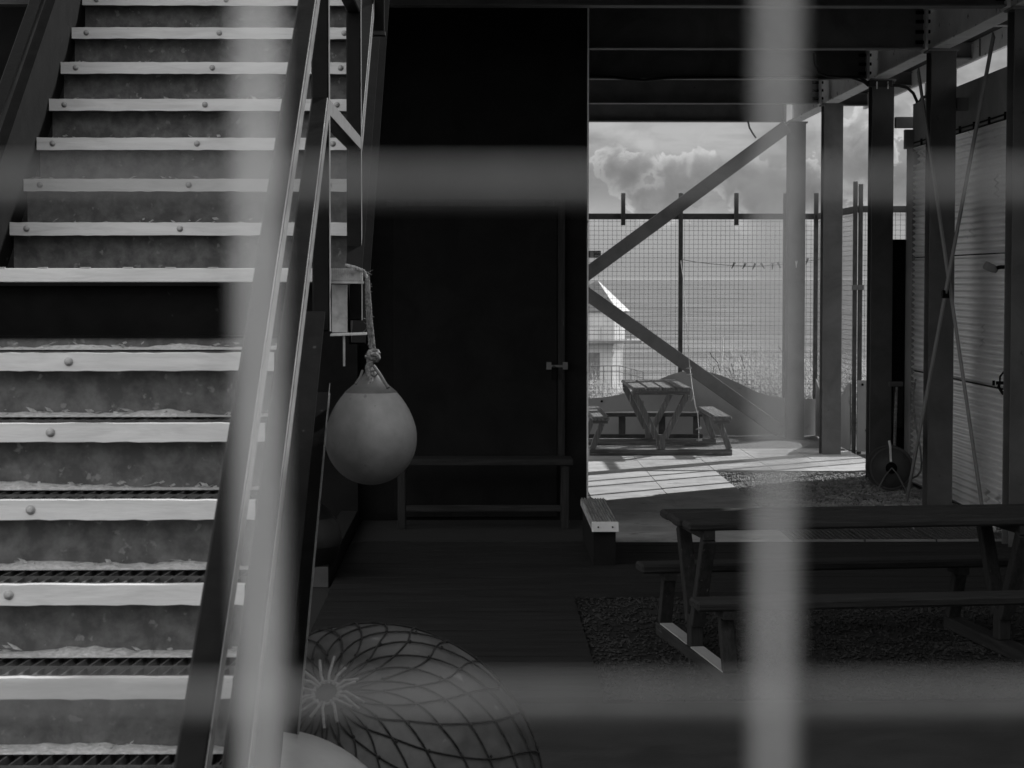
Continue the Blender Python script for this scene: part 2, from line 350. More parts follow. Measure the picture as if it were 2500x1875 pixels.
# pebbles scattered over the gravel
def pebbles(n, areas, m, r0, r1):
    b = MB()
    for _ in range(n):
        x0, x1, y0, y1 = random.choice(areas); x = random.uniform(x0, x1); y = random.uniform(y0, y1); r = random.uniform(r0, r1)
        a = random.uniform(0, 6.28); z = 0.02 + mnoise.noise(Vector((x * 1.3, y * 1.3, 0))) * 0.02
        c, s_ = math.cos(a), math.sin(a); sx, sy = r * random.uniform(0.9, 1.6), r
        P = [(sx, 0, 0), (0, sy, 0), (-sx, 0, 0), (0, -sy, 0)]
        vs = [(x + c * p - s_ * q, y + s_ * p + c * q, z + w) for p, q, w in P] + [(x, y, z + r * random.uniform(0.5, 0.9)), (x, y, z - r)]
        b.add(vs, [(0, 1, 4), (1, 2, 4), (2, 3, 4), (3, 0, 4), (1, 0, 5), (2, 1, 5), (3, 2, 5), (0, 3, 5)])
    return b.build('pebbles', m, kind='stuff')
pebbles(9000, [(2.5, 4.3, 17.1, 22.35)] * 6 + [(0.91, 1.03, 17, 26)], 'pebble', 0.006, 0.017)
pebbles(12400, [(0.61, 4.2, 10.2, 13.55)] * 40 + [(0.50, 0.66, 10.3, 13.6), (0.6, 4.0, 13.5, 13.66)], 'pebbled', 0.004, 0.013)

# ------------------------------------------------------------------ near wire fence (out of focus)
t = thing('wire_fence', 'welded wire mesh fence close in front, badly out of focus', 'fence', (0, 0.2, 0))
wx = [-0.0207 + 0.0487 * k for k in range(-22, 23)]; wz = [2.0592 - 0.0491 * k for k in range(-8, 41)]
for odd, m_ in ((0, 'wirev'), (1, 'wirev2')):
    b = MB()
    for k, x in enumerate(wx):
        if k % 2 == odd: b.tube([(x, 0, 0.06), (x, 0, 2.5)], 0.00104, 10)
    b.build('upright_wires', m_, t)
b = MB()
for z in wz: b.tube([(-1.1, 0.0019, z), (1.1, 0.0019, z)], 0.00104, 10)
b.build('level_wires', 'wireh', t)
for x in (-1.12, 1.12):
    b = MB(); b.box(x - 0.03, x + 0.03, -0.03, 0.03, 0, 2.6); b.build('post', 'galv', t, bevel=0.003)

# ------------------------------------------------------------------ steel canopy
CY = [12.9, 15.8, 18.7, 21.5, 24.5, 27.3]
t = thing('steel_canopy', 'steel framed canopy of columns, bolted beams and dark deck overhead', 'canopy')
for i, y in enumerate(CY):
    c = MB().prism(H(0.22, 0.018, 0.012, 0.22), (4.07, y + 0.11, 0.0), (4.07, y + 0.11, 4.07), (1, 0, 0), (0, 1, 0)).build('column', 'steel' if y > 22 else 'steeldark', t, bevel=0.002)  # deeper shade on the near columns put into a darker steel colour
    b = MB(); b.box(3.93, 4.21, y - 0.03, y + 0.25, 0.0, 0.02); b.build('base_plate', 'steel', c)
    b = MB(); b.box(3.94, 4.20, y - 0.02, y + 0.24, 4.05, 4.07); b.build('cap_plate', 'steel', c)
    # cross beam
    x0 = -4.0
    cb = MB().prism(H(0.16, 0.014, 0.01, 0.372), (x0, y + 0.08, 4.256), (3.90, y + 0.08, 4.256), (0, 1, 0), (0, 0, 1)).build('cross_beam', 'steel', t)
    ep = MB(); ep.box(3.90, 3.925, y - 0.02, y + 0.20, 4.06, 4.45); ep.build('end_plate', 'steellight', cb)
    if i < 5:
        for z in (4.13, 4.22, 4.31, 4.39):
            bb = MB()
            bb.tube([(3.83, y - 0.01 + 0.06, z), (3.90, y - 0.01 + 0.06, z)], 0.016, 6)
            bb.tube([(3.926, y + 0.02, z), (3.95, y + 0.02, z)], 0.016, 6); bb.build('bolt', 'black', cb)
# eaves beam
MB().prism(H(0.16, 0.014, 0.01, 0.372), (4.04, 11.0, 4.258), (4.04, 27.55, 4.258), (1, 0, 0), (0, 0, 1)).build('eaves_beam', 'steellight', t)
# outriggers, fascia and deck
for y in CY:
    MB().prism(H(0.12, 0.012, 0.008, 0.16), (4.13, y + 0.11, 4.36), (4.98, y + 0.11, 4.36), (0, 1, 0), (0, 0, 1)).build('outrigger', 'steel', t)
b = MB(); b.box(4.98, 5.02, 11.5, 27.7, 4.26, 4.62); f = b.build('fascia', 'steellight', t)
for k in range(14):
    b = MB(); b.box(4.965, 4.978, 12 + k * 1.15, 12.02 + k * 1.15, 4.27, 4.44); b.build('fascia_joint', 'steel', f)
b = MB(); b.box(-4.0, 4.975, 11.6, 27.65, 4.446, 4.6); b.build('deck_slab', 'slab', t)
# longitudinal bracing in the column line, X bars between two columns
for p, q, dx in (((3.93, 16.05, 0.06), (3.93, 19.05, 3.95), 0.0), ((3.93, 19.2, 0.02), (3.93, 16.15, 3.9), 0.022)):
    pass
b = MB(); b.bar((3.915, 19.05, 3.92), (3.915, 16.35, 0.12), 0.07, 0.012, (0, 1, 0)); br = b.build('brace', 'steel', t)
b = MB(); b.bar((3.89, 16.15, 3.9), (3.89, 19.25, 0.05), 0.07, 0.012, (0, 1, 0)); b.build('brace', 'steel', t)
b = MB(); b.tube([(3.86, 17.72, 1.93), (3.94, 17.72, 1.93)], 0.035, 10); b.build('brace_bolt', 'black', t)
# K bracing of the end bay: from the last column's head to a node left, and down to its foot
end = 27.3
n1 = PT(1920, 309, end); n2 = PT(1400, 693, end); n3 = PT(1905, 1053, end)
b = MB(); b.bar(n1, n2, 0.17, 0.10, (0, 0, 1)); b.build('brace', 'steel', t, bevel=0.004)
b = MB(); b.bar(n2 + Vector((0, 0.101, 0)), n3 + Vector((0, 0.101, 0)), 0.17, 0.10, (0, 0, 1)); b.build('brace', 'steel', t, bevel=0.004)
MB().box(-1.6, -1.4, end, end + 0.2, 0, 4.07).build('column', 'steel', t, bevel=0.004)
# unseen slab and columns added over the stair to keep sky off the rails
b = MB(); b.box(-4.2, 3.2, 4.2, 12.2, 9.6, 9.9); b.build('sky_blocker', 'slab', t)
for y in (4.1, 12.0):
    for x in (-4.1,): 
        b = MB(); b.box(x, x + 0.2, y, y + 0.2, 0, 9.6); b.build('column', 'steel', t)

# store room: the black wall
t = thing('store_room', 'black boarded store room with padlocked door behind the stair', 'store room')
b = MB(); b.box(-3.2, 0.90, 17.66, 22.2, 0, 4.44); b.build('wall', 'wall', t)
b = MB(); b.box(0.893, 0.906, 17.645, 17.658, 0, 4.44); b.build('edge_trim', 'steellight', t)
p0 = PT(960, 505, 17.62); p1 = PT(1360, 1120, 17.62)
d = MB(); d.box(p0.x, p1.x, 17.62, 17.658, 0.08, p0.z); d = d.build('door', 'wall', t, bevel=0.003)
b = MB(); b.box(p1.x + 0.006, p1.x + 0.065, 17.61, 17.658, 0.56, p0.z); b.box(p0.x - 0.06, p1.x + 0.065, 17.61, 17.658, p0.z + 0.004, p0.z + 0.05); b.build('door_frame', 'darkwood_up', t, bevel=0.003)
q = PT(1352, 893, 17.6)
b = MB(); b.box(q.x - 0.055, q.x + 0.10, 17.585, 17.605, q.z - 0.012, q.z + 0.006); b.box(q.x - 0.06, q.x - 0.02, 17.59, 17.615, q.z - 0.03, q.z + 0.03); b.box(q.x + 0.075, q.x + 0.115, 17.59, 17.61, q.z - 0.03, q.z + 0.03); b.build('bolt', 'steel', d)
b = MB(); b.box(q.x - 0.025, q.x + 0.025, 17.56, 17.585, q.z - 0.11, q.z - 0.05); b.tube([(q.x - 0.016, 17.572, q.z - 0.05), (q.x - 0.014, 17.572, q.z - 0.012), (q.x, 17.572, q.z), (q.x + 0.014, 17.572, q.z - 0.012), (q.x + 0.016, 17.572, q.z - 0.05)], 0.005, 6)
b.build('padlock', 'black', d, bevel=0.003)
# dark flank wall to the left of the stair plus unseen front right wall, added to keep sun off the near floor
t = thing('boundary_wall', 'black boarded wall beyond the stair, left of the store room', 'wall')
b = MB(); b.box(4.7, 4.85, 3.0, 14.38, 0, 6.5); b.build('sun_blocker_wall', 'wall', t)
b = MB(); b.box(-6.5, -1.0, 17.5, 17.64, 0, 4.44) ; b.build('cross_boarding', 'wall', t)

t = thing('rear_blocker', 'tall unseen black block added behind the viewpoint to dim light from the right', 'shed')
b = MB(); b.box(1.3, 16, -9, -5, 0, 7.5); b.build('wall', 'wall', t)  # unseen block added behind the camera to cut sky light from the right

# dark bench in front of the door
t = thing('long_bench', 'long dark wooden bench standing against the padlocked door', 'bench', (0, 0, 0.055))
ptl = PT(960, 1118, 17.1); ptr = PT(1397, 1118, 17.1)
zt = ptl.z - 0.055
b = MB(); b.box(ptl.x, ptr.x, 16.95, 17.3, zt - 0.05, zt); b.build('seat', 'darkwood', t, bevel=0.006)
for x in (ptl.x + 0.04, ptr.x - 0.09):
    for y in (16.98, 17.22):
        b = MB(); b.box(x, x + 0.06, y, y + 0.05, 0, zt - 0.052); b.build('leg', 'darkwood_up', t, bevel=0.004)
b = MB(); b.box(ptl.x + 0.102, ptr.x - 0.092, 16.985, 17.02, 0.14, 0.19); b.build('stretcher', 'darkwood', t, bevel=0.004)

# low kerbs of the ramp
t = thing('timber_kerb', 'low timber kerb on the left of the landing mat', 'kerb')
b = MB(); b.box(-1.14, -1.0, 14.1, 17.5, 0, 0.15); k = b.build('beam', 'deck', t, bevel=0.005)
b = MB(); b.box(-1.135, -1.005, 14.085, 14.098, 0.01, 0.145); b.build('end_cap', 'steeldark', t)
t = thing('ramp_plinth', 'low dark plinth capped with pale grooved decking board', 'plinth')
b = MB(); b.box(0.80, 0.955, 14.84, 16.4, 0, 0.30); b.build('base', 'wall', t)
b = MB(); b.box(0.785, 0.975, 14.81, 16.45, 0.305, 0.352)
for k in range(9): b.box(0.79 + k * 0.0205, 0.80 + k * 0.0205, 14.815, 16.445, 0.352, 0.362)
b.build('cap', 'woodY', t)
b = MB(); b.box(0.786, 0.974, 14.795, 14.808, 0.29, 0.362); e = b.build('end_board', 'steellight', t, bevel=0.003)
for x in (0.83, 0.93):
    b = MB(); b.tube([(x, 14.785, 0.325), (x, 14.796, 0.325)], 0.006, 8); b.build('screw', 'black', e)

# floor gratings
for k, (x0, x1) in enumerate(((2.42, 2.95), (2.97, 3.5), (3.52, 4.05))):
    t = thing('floor_grate', ['slotted floor grate nearest the table end', 'slotted floor grate between two others under the canopy', 'slotted floor grate beside the corrugated shed'][k], 'grate', (0, 0, 0), 0, 'slotted floor grates beyond the near table')
    b = MB()
    for j in range(14):
        x = x0 + (x1 - x0) * j / 14; b.box(x, x + 0.014, 16.22, 17.07, 0.02, 0.06)
    b.build('bars', 'grate', t)
    b = MB(); b.box(x0 - 0.008, x1, 16.205, 16.218, 0.0, 0.062); b.box(x0 - 0.008, x1, 17.072, 17.085, 0.0, 0.062); b.build('rim', 'steel', t)
sheet('grate_pit', 2.4, 4.1, 16.2, 17.1, 0.011, 'wall')

# ------------------------------------------------------------------ staircase
E = 2.05
S = thing('steel_staircase', 'steel stair with pale painted nosing strips and black rails rising left', 'staircase')
def step(D, h, xl, xr, bolts, grating, riser_back, riser_h):
    st = MB(); st.box(xl, xr, D + 0.004, D + 0.03, h - 0.052, h - 0.006)           # angle behind the strip
    y = D + 0.034
    st.box(xl, xr, D + 0.034, D + 0.040, h - 0.03, h); st.box(xl, xr, D + 0.15, D + 0.156, h - 0.03, h); st.box(xl, xr, D + riser_back - 0.016, D + riser_back - 0.004, h - 0.03, h)
    x = xl + 0.005
    while x < xr - 0.01:                                                             # bearing bars, with twisted cross bars
        st.add([(x, D + 0.04, h - 0.004), (x + 0.004, D + 0.04, h - 0.004), (x + 0.03, D + riser_back - 0.016, h - 0.004), (x + 0.026, D + riser_back - 0.016, h - 0.004),
                (x, D + 0.04, h - 0.03), (x + 0.004, D + 0.04, h - 0.03), (x + 0.03, D + riser_back - 0.016, h - 0.03), (x + 0.026, D + riser_back - 0.016, h - 0.03)],
               [(0, 1, 2, 3), (4, 7, 6, 5), (0, 4, 5, 1), (1, 5, 6, 2), (2, 6, 7, 3), (3, 7, 4, 0)]); x += 0.034
    tr = st.build('tread', 'grate', S)
    b = MB(); n = 40
    top = [h + random.uniform(-0.0012, 0.0012) for _ in range(n + 1)]; bot = [h - 0.05 + random.uniform(-0.0015, 0.0015) for _ in range(n + 1)]
    for i in range(n):
        xa = xl + (xr - xl) * i / n; xb = xl + (xr - xl) * (i + 1) / n
        b.add([(xa, D, bot[i]), (xb, D, bot[i + 1]), (xb, D, top[i + 1]), (xa, D, top[i]), (xa, D + 0.004, bot[i]), (xb, D + 0.004, bot[i + 1]), (xb, D + 0.03, top[i + 1]), (xa, D + 0.03, top[i])],
              [(0, 1, 2, 3), (3, 2, 6, 7), (0, 4, 5, 1)])
    ns = b.build('nosing_strip', 'strip', tr)
    for x in bolts:
        if xl < x < xr:
            bb = MB(); bb.lathe([(0.0125, 0), (0.0125, -0.002), (0.008, -0.003), (0.0078, -0.007), (0.004, -0.009), (0.0001, -0.009)], 14, (x, D - 0.0005, h - 0.024), 'Y')
            bb.build('bolt_head', 'boltm', ns)
    if riser_h:
        b = MB(); b.box(xl, xr, D + riser_back, D + riser_back + 0.006, h - 0.032, h - 0.032 + riser_h); b.build('riser', 'riser', S)
XL, XR = -1.81, -0.575
for i in range(0, 10):
    step(5.98 - 0.263 * i, E - 0.205 - 0.18 * i, XL, XR, (-1.15,), True, 0.33, 0.205 if i else 0.07)
for i in range(1, 9):
    step(8.0 + 0.26 * i, E + 0.041 + 0.18 * i, XL, -0.49, (-1.745, -1.155, -0.60), True, 0.33, 0.205)
b = MB(); b.box(XL, -0.49, 8.33, 8.336, E + 0.03, E + 0.2); b.build('riser', 'riser', S)
# landing
D = 6.3; h = E + 0.034
LX = -1.95
lb = MB(); lb.box(LX, -0.49, D + 0.012, 8.3, h - 0.03, h - 0.004); ld = lb.build('landing', 'grate', S)
b = MB(); b.box(LX, -0.47, D, D + 0.011, h - 0.041, h); ns = b.build('nosing_strip', 'strip', ld, bevel=0.002)
b = MB()
for k in range(9): b.box(-1.8 + 0.125 * k, -1.775 + 0.125 * k + 0.004, D - 0.0005, D + 0.010, h + 0.0002, h + 0.0035)
b.build('lugs', 'galv', ns)
b = MB(); b.box(LX, -0.47, D + 0.045, D + 0.053, h - 0.198, h - 0.043); b.box(LX, -0.47, D + 0.0, D + 0.053, h - 0.206, h - 0.199); b.box(LX, -0.47, D - 0.0, D + 0.044, h - 0.052, h - 0.043)
b.build('landing_channel', 'black', ld)
# channel end bracket catching the sun
b = MB(); b.box(-0.437, -0.392, D + 0.03, D + 0.038, h - 0.19, h - 0.048); b.build('bracket_web', 'galv', ld)
b = MB()
b.add([(-0.437, D + 0.03, h - 0.193), (-0.437, D - 0.045, h - 0.193), (-0.34, D + 0.10, h - 0.193), (-0.34, D + 0.17, h - 0.193), (-0.437, D + 0.03, h - 0.199), (-0.437, D - 0.045, h - 0.199), (-0.34, D + 0.10, h - 0.199), (-0.34, D + 0.17, h - 0.199)],
      [(0, 1, 2, 3), (7, 6, 5, 4), (0, 4, 5, 1), (1, 5, 6, 2), (2, 6, 7, 3), (3, 7, 4, 0)]); b.build('bracket_flange', 'galv', ld)
b = MB()
for k in range(16): b.box(-0.437 + k * 0.0056, -0.434 + k * 0.0056, D - 0.004, D + 0.002, h - 0.037, h)
b.box(-0.437, -0.345, D + 0.002, D + 0.03, h - 0.037, h - 0.001); b.box(-0.437, -0.34, D - 0.007, D + 0.0, h - 0.045, h - 0.038); b.build('grating_edge', 'galv', ld)
b = MB(); b.box(-0.404, -0.398, D + 0.02, D + 0.026, h - 0.29, h - 0.2); b.build('strap', 'galv', ld)
# handrails; both edges from the photograph's slope
XC = -0.46
def rail(name, px0, py0, D0, px1, py1, D1, x=XC, w=0.05, hh=0.05):
    a = PT(px0, py0, D0); c = PT(px1, py1, D1); a.x = c.x = x
    return MB().bar(a, c, w, hh, (1, 0, 0)).build(name, 'rail', S, bevel=0.004)
# right side: line of the right upper edge given; bar is centred hh/2 below
def zr(y, D): return E - (y - 683) * D / F
# handrail: right edge x=-0.435 -> px = 1170-0.435F/D ; line y=(778-px)/0.151
def hy(D, a, k): px = 1170 - 0.435 * F / D; return (a - px) / k
for nm, a_, k_, Da, Db in (('handrail', 778, 0.151, 2.6, 6.22), ('mid_rail', 835.4, 0.1257, 3.0, 6.22)):
    za = zr(hy(Da, a_, k_), Da); zb = zr(hy(Db, a_, k_), Db)
    rl_ = MB().bar((XC, Da, za - 0.03), (XC, Db, zb - 0.03), 0.05, 0.05, (1, 0, 0)).build(nm, 'rail', S, bevel=0.004)
    MB().bar((XC + 0.0258, Da, za - 0.03), (XC + 0.0258, Db, zb - 0.03), 0.0012, 0.046, (1, 0, 0)).build('sunlit_strip', 'lit_steel', rl_)  # sun on the right-hand faces put into thin pale strips
MID = E + 0.527 * 1.0
b = MB(); b.box(-0.485, -0.435, 6.2, 6.25, E - 0.15, E + 1.05); po = b.build('post', 'rail', S, bevel=0.004); MB().box(-0.4348, -0.4338, 6.203, 6.247, E - 0.15, E + 1.05).build('sunlit_strip', 'lit_steel', po)
b = MB(); b.box(-0.488, -0.435, 7.88, 7.93, E - 0.15, E + 1.1); po = b.build('post', 'rail', S, bevel=0.004); MB().box(-0.4348, -0.4338, 7.883, 7.927, E - 0.15, E + 1.1).build('sunlit_strip', 'lit_steel', po)
b = MB(); b.box(-0.485, -0.436, 6.252, 7.878, MID - 0.05, MID); po = b.build('mid_rail', 'rail', S, bevel=0.004); MB().box(-0.4358, -0.4346, 6.254, 7.876, MID - 0.047, MID - 0.003).build('sunlit_strip', 'lit_steel', po)
b = MB(); b.box(-0.485, -0.436, 6.252, 7.878, E + 0.98, E + 1.03); b.build('handrail', 'rail', S, bevel=0.004)
# upper flight rails, right side (sloping up from the second post)
sl = 0.66
b = MB(); b.bar((-0.46, 7.94, MID - 0.03), (-0.46, 11.5, MID - 0.03 + 3.56 * sl), 0.05, 0.05, (1, 0, 0)); po = b.build('mid_rail', 'rail', S, bevel=0.004); MB().bar((-0.4342, 7.94, MID - 0.03), (-0.4342, 11.5, MID - 0.03 + 3.56 * sl), 0.0012, 0.046, (1, 0, 0)).build('sunlit_strip', 'lit_steel', po)
b = MB(); b.bar((-0.46, 7.94, E + 1.0), (-0.46, 11.5, E + 1.0 + 3.56 * sl), 0.05, 0.05, (1, 0, 0)); b.build('handrail', 'rail', S, bevel=0.004)
# stringers (channels): lower right, lower left, upper right, upper left
def stringer(x, y0, z0, y1, z1, dep, side, w=0.06):
    p = Vector((x, y0, z0)); q = Vector((x, y1, z1)); d = (q - p).normalized(); up = Vector((1, 0, 0)).cross(d) * 1
    if up.z < 0: up = -up
    w *= side
    poly = [(0, 0), (w, 0), (w, 0.008), (0.008 * side, 0.008), (0.008 * side, dep - 0.008), (w, dep - 0.008), (w, dep), (0, dep)]
    return MB().prism(poly, p, q, (1, 0, 0), up).build('stringer', 'black', S)
s_ = 0.18 / 0.263
st_ = stringer(-0.567, 3.3, E - 0.205 - (5.98 - 3.3) * s_ - 0.345, 6.29, E - 0.205 + 0.31 * s_ - 0.345, 0.30, 1, 0.125)
for o_, w_ in ((0.0, 0.006), (0.03, 0.004)):
    MB().bar((-0.4412, 3.3, E - 0.205 - (5.98 - 3.3) * s_ - 0.343 + o_), (-0.4412, 6.29, E - 0.205 + 0.31 * s_ - 0.343 + o_), 0.0012, w_, (1, 0, 0)).build('sunlit_flange_strip', 'lit_steel', st_)  # bright flange lip: its catch of sun painted as pale strips
stringer(XL - 0.002, 3.3, E - 0.205 - (5.98 - 3.3) * s_ - 0.20, 6.3, E - 0.205 + 0.32 * s_ - 0.20, 0.28, -1)
s2 = 0.18 / 0.26
stringer(-0.485, 7.95, E - 0.24, 11.8, E - 0.24 + 3.85 * s2, 0.34, 1)
stringer(XL - 0.002, 7.95, E - 0.14, 11.8, E - 0.14 + 3.85 * s2, 0.38, -1)
# left side rails of the upper flight and left boarding behind them
for dz, nm in ((0.42, 'mid_rail'), (0.95, 'handrail')):
    z0 = E + 0.221 + dz - 1.0 * s2
    b = MB(); b.bar((-1.86, 7.3, z0), (-1.86, 11.6, z0 + 4.3 * s2), 0.05, 0.05, (1, 0, 0)); b.build(nm, 'rail', S, bevel=0.004)
for y in (8.2, 9.9, 11.5):
    b = MB(); b.box(-1.885, -1.84, y, y + 0.05, E + (y - 8.2) * s2, E + 1.05 + (y - 8.2) * s2); b.build('post', 'rail', S, bevel=0.004)
# stair legs
for x, y in ((-0.80, 6.5), (-1.88, 6.4), (-0.80, 8.1), (-1.88, 8.1)):
    b = MB(); b.box(x - 0.035, x + 0.035, y, y + 0.07, 0, E - 0.17); b.build('support_leg', 'black', S, bevel=0.003)
# dry sand and leaf litter lying at the back of the treads
b = MB()
def litter(D, h, xl, xr, back, amt):
    y = D + back - 0.035; n = 120; prev = None
    for i in range(n + 1):
        x = xl + (xr - xl) * i / n
        hh = max(0.0015, amt * (0.006 + 0.010 * mnoise.noise(Vector((x * 5, D * 7, 0))) + 0.004 * mnoise.noise(Vector((x * 30, D, 3)))))
        cur = [(x, y - 0.03, h + 0.0005), (x, y + 0.008, h + hh), (x, y + 0.033, h + hh * 1.3)]
        if prev: b.add(prev + cur, [(0, 3, 4, 1), (1, 4, 5, 2)], True)
        prev = cur
    for _ in range(int(34 * amt)):
        x = random.uniform(xl, xr); z = h + random.uniform(0.004, 0.02); a = random.uniform(-0.7, 0.7); l = random.uniform(0.004, 0.026) * random.uniform(0.4, 1); w = random.uniform(0.0015, 0.006)
        yy_ = y + random.uniform(-0.005, 0.025); dx, dz = l * math.cos(a), l * math.sin(a)
        b.add([(x - dx, yy_, z - dz), (x + w, yy_ - 0.004, z + w), (x + dx, yy_, z + dz * 0.6), (x - w, yy_ + 0.003, z - w)], [(0, 1, 2, 3)])
for i in range(0, 10): litter(5.98 - 0.263 * i, E - 0.205 - 0.18 * i, XL, XR, 0.33, 1.2)
for i in range(1, 8): litter(8.0 + 0.26 * i, E + 0.041 + 0.18 * i, XL, -0.49, 0.20, 0.5)
b.build('sand_litter', 'dust', kind='stuff')
# a small strapped box on the upper stringer
t = thing('cable_box', 'small black box strapped beside the upper stair stringer', 'cable box')
q0 = PT(905, 0, 8.9); q1 = PT(938, 78, 8.9)
b = MB(); b.box(q0.x, q1.x, 8.9, 8.96, q1.z, q0.z + 0.1); b.build('case', 'black', t, bevel=0.004)
b = MB(); b.box(q0.x - 0.003, q1.x + 0.003, 8.893, 8.965, q1.z - 0.012, q1.z + 0.004); b.build('strap', 'rubber', t)

# ------------------------------------------------------------------ hanging buoy and its rope
BC = PT(906, 1072, 6.3); r = 0.1355
prof = [(0.0005, -r)] + [(r * math.cos(-math.pi / 2 + k * math.pi / 28), r * math.sin(-math.pi / 2 + k * math.pi / 28)) for k in range(1, 15)]
prof += [(0.1348, 0.0206), (0.1325, 0.036), (0.1275, 0.052), (0.121, 0.070), (0.1125, 0.088), (0.102, 0.106), (0.090, 0.123), (0.0765, 0.139)]
t = thing('hanging_buoy', 'pale pear shaped buoy hanging by rope from the stair landing', 'buoy', BC)
bo = MB().lathe(prof, 64).build('body', 'buoy', t)
xs_, zs_ = prof[-1]
cap = MB().lathe([(xs_ + 0.0012, zs_ - 0.002), (xs_ + 0.0012, zs_ + 0.001), (xs_ - 0.024, zs_ + 0.022), (0.030, zs_ + 0.042), (0.018, zs_ + 0.058), (0.012, zs_ + 0.072), (0.001, zs_ + 0.074)], 40).build('cap', 'buoytop', t)
cap.scale = (1, 0.8, 1)
b = MB(); b.tube([(0.0, -0.028, zs_ + 0.055), (0.012, -0.034, zs_ + 0.048), (0.022, -0.03, zs_ + 0.056), (0.016, -0.026, zs_ + 0.066), (0.002, -0.026, zs_ + 0.064), (0.0, -0.028, zs_ + 0.055)], 0.0035, 8); b.build('eyelet', 'buoytop', cap)
def twist(b, pts, r, strands=3, pitch=0.03, n=6):
    pts = [Vector(p) for p in pts]; P = []
    for i in range(len(pts) - 1):
        seg = (pts[i + 1] - pts[i]).length; k = max(1, int(seg / (pitch / 8)))
        P += [pts[i].lerp(pts[i + 1], j / k) for j in range(k)]
    P.append(pts[-1]); s = 0; d0 = (P[-1] - P[0]).normalized(); a = d0.orthogonal().normalized(); c = d0.cross(a)
    for st in range(strands):
        Q = []; s = 0
        for i, p in enumerate(P):
            if i: s += (p - P[i - 1]).length
            an = 2 * math.pi * (s / pitch + st / strands); Q.append(p + (a * math.cos(an) + c * math.sin(an)) * r * 0.5)
        b.tube(Q, r * 0.52, n)
b = MB()
e = PT(895, 662, 6.27)
top = [PT(845, 648, 6.35), PT(868, 654, 6.3), PT(888, 662, 6.26), PT(898, 680, 6.25)]
twist(b, top, 0.006)
twist(b, [PT(898, 680, 6.25), PT(901, 720, 6.26), PT(906, 790, 6.28), PT(913, 850, 6.29)], 0.0055)
twist(b, [PT(896, 680, 6.27), PT(896, 730, 6.28), PT(899, 790, 6.29), PT(905, 850, 6.3)], 0.0055)
for k in range(7):     # knot
    a = k * 0.9; c0 = PT(912, 864, 6.29)
    pts = [c0 + Vector((0.016 * math.cos(a + u) , 0.012 * math.sin(a * 1.7 + u), 0.012 * math.sin(u + a) - 0.002 * k)) for u in (0, 0.8, 1.6, 2.4, 3.1)]
    b.tube(pts, 0.0055, 7)
twist(b, [PT(908, 872, 6.29), PT(899, 900, 6.29), PT(905, 925, 6.28), PT(903, 940, 6.27)], 0.011, 4, 0.05)
twist(b, [PT(897, 868, 6.30), PT(905, 890, 6.30), PT(898, 920, 6.31)], 0.009, 3, 0.04)
for k in range(22):
    q = PT(random.uniform(893, 912), random.uniform(660, 900), 6.27); d = Vector((random.uniform(-1, 1), random.uniform(-1, 0), random.uniform(-1, 0.5))) * 0.018
    b.tube([q, q + d], 0.0006, 4)
o = b.build('mooring_rope', 'rope'); o['label'] = 'frayed knotted rope tied to landing corner above the hanging buoy'; o['category'] = 'rope'
b = MB(); b.tube([PT(912, 893, 6.26), PT(926, 912, 6.24), PT(938, 932, 6.23), PT(948, 947, 6.22)], 0.005, 8)
b.tube([PT(885, 905, 6.26), PT(880, 920, 6.24), PT(868, 938, 6.23)], 0.004, 8)
b.v = [tuple(Vector(v_) - BC) for v_ in b.v]; b.build('loop', 'buoytop', t)

# ------------------------------------------------------------------ netted buoy, pale fender, dark buoy
NC = Vector((-0.325, 6.24, 0.515)); NR = 0.515
t = thing('netted_buoy', 'huge round grey buoy wrapped in black knotted netting on the floor', 'buoy', NC)
prof = [(max(0.0005, NR * math.cos(-math.pi / 2 + k * math.pi / 40)), NR * math.sin(-math.pi / 2 + k * math.pi / 40)) for k in range(41)]
MB().lathe(prof, 96).build('body', 'bigbuoy', t)
# net gathers at a pole that faces the stair: axis
pole = (PT(785, 1662, 5.86) - NC).normalized()
a1 = pole.orthogonal().normalized(); a2 = pole.cross(a1)
def sph(lat, lon, rr=NR + 0.005):
    return (pole * math.cos(lat) + (a1 * math.cos(lon) + a2 * math.sin(lon)) * math.sin(lat)) * rr
b = MB(); nl = 23
for sgn in (1, -1):
    for k in range(nl):
        P = []; lon0 = 2 * math.pi * k / nl; m = 46
        for i in range(m + 1):
            lat = 0.14 + (2.6) * i / m
            # step like path through diamond mesh
            lon = lon0 + sgn * (2 * math.pi / nl) * (0.5 * (i / 3.0)) + 0.05 * mnoise.noise(Vector((lat * 3, lon0 * 2, 1.0)))
            lat += 0.05 * mnoise.noise(Vector((lat * 3, lon0 * 2, 7.0)))
            P.append(sph(lat, lon))
        b.tube(P, 0.0027, 5)
for i in range(0, 16):
    for k in range(nl):
        lat = 0.14 + 2.6 * (i * 3) / 46.0; lon = 2 * math.pi * (k + 0.5 * (i % 2)) / nl + 0.0
        p = sph(lat, lon, NR + 0.006); b.lathe([(0.0005, -0.006), (0.0055, 0), (0.0005, 0.006)], 6, p)
b.build('net', 'net', t)
b = MB()
ring = [sph(0.075, u * 2 * math.pi / 24, NR + 0.012) for u in range(25)]; b.tube(ring, 0.005, 7)
for k in range(17):
    u = k * 2 * math.pi / 17 + random.uniform(-0.14, 0.14); l1 = random.uniform(0.15, 0.27)
    b.tube([sph(0.06, u, NR + 0.012), sph(0.11, u + 0.04, NR + 0.022), sph(l1, u + random.uniform(-0.2, 0.2), NR + 0.014)], 0.0045, 6)
b.build('gather_cord', 'netpale', t)

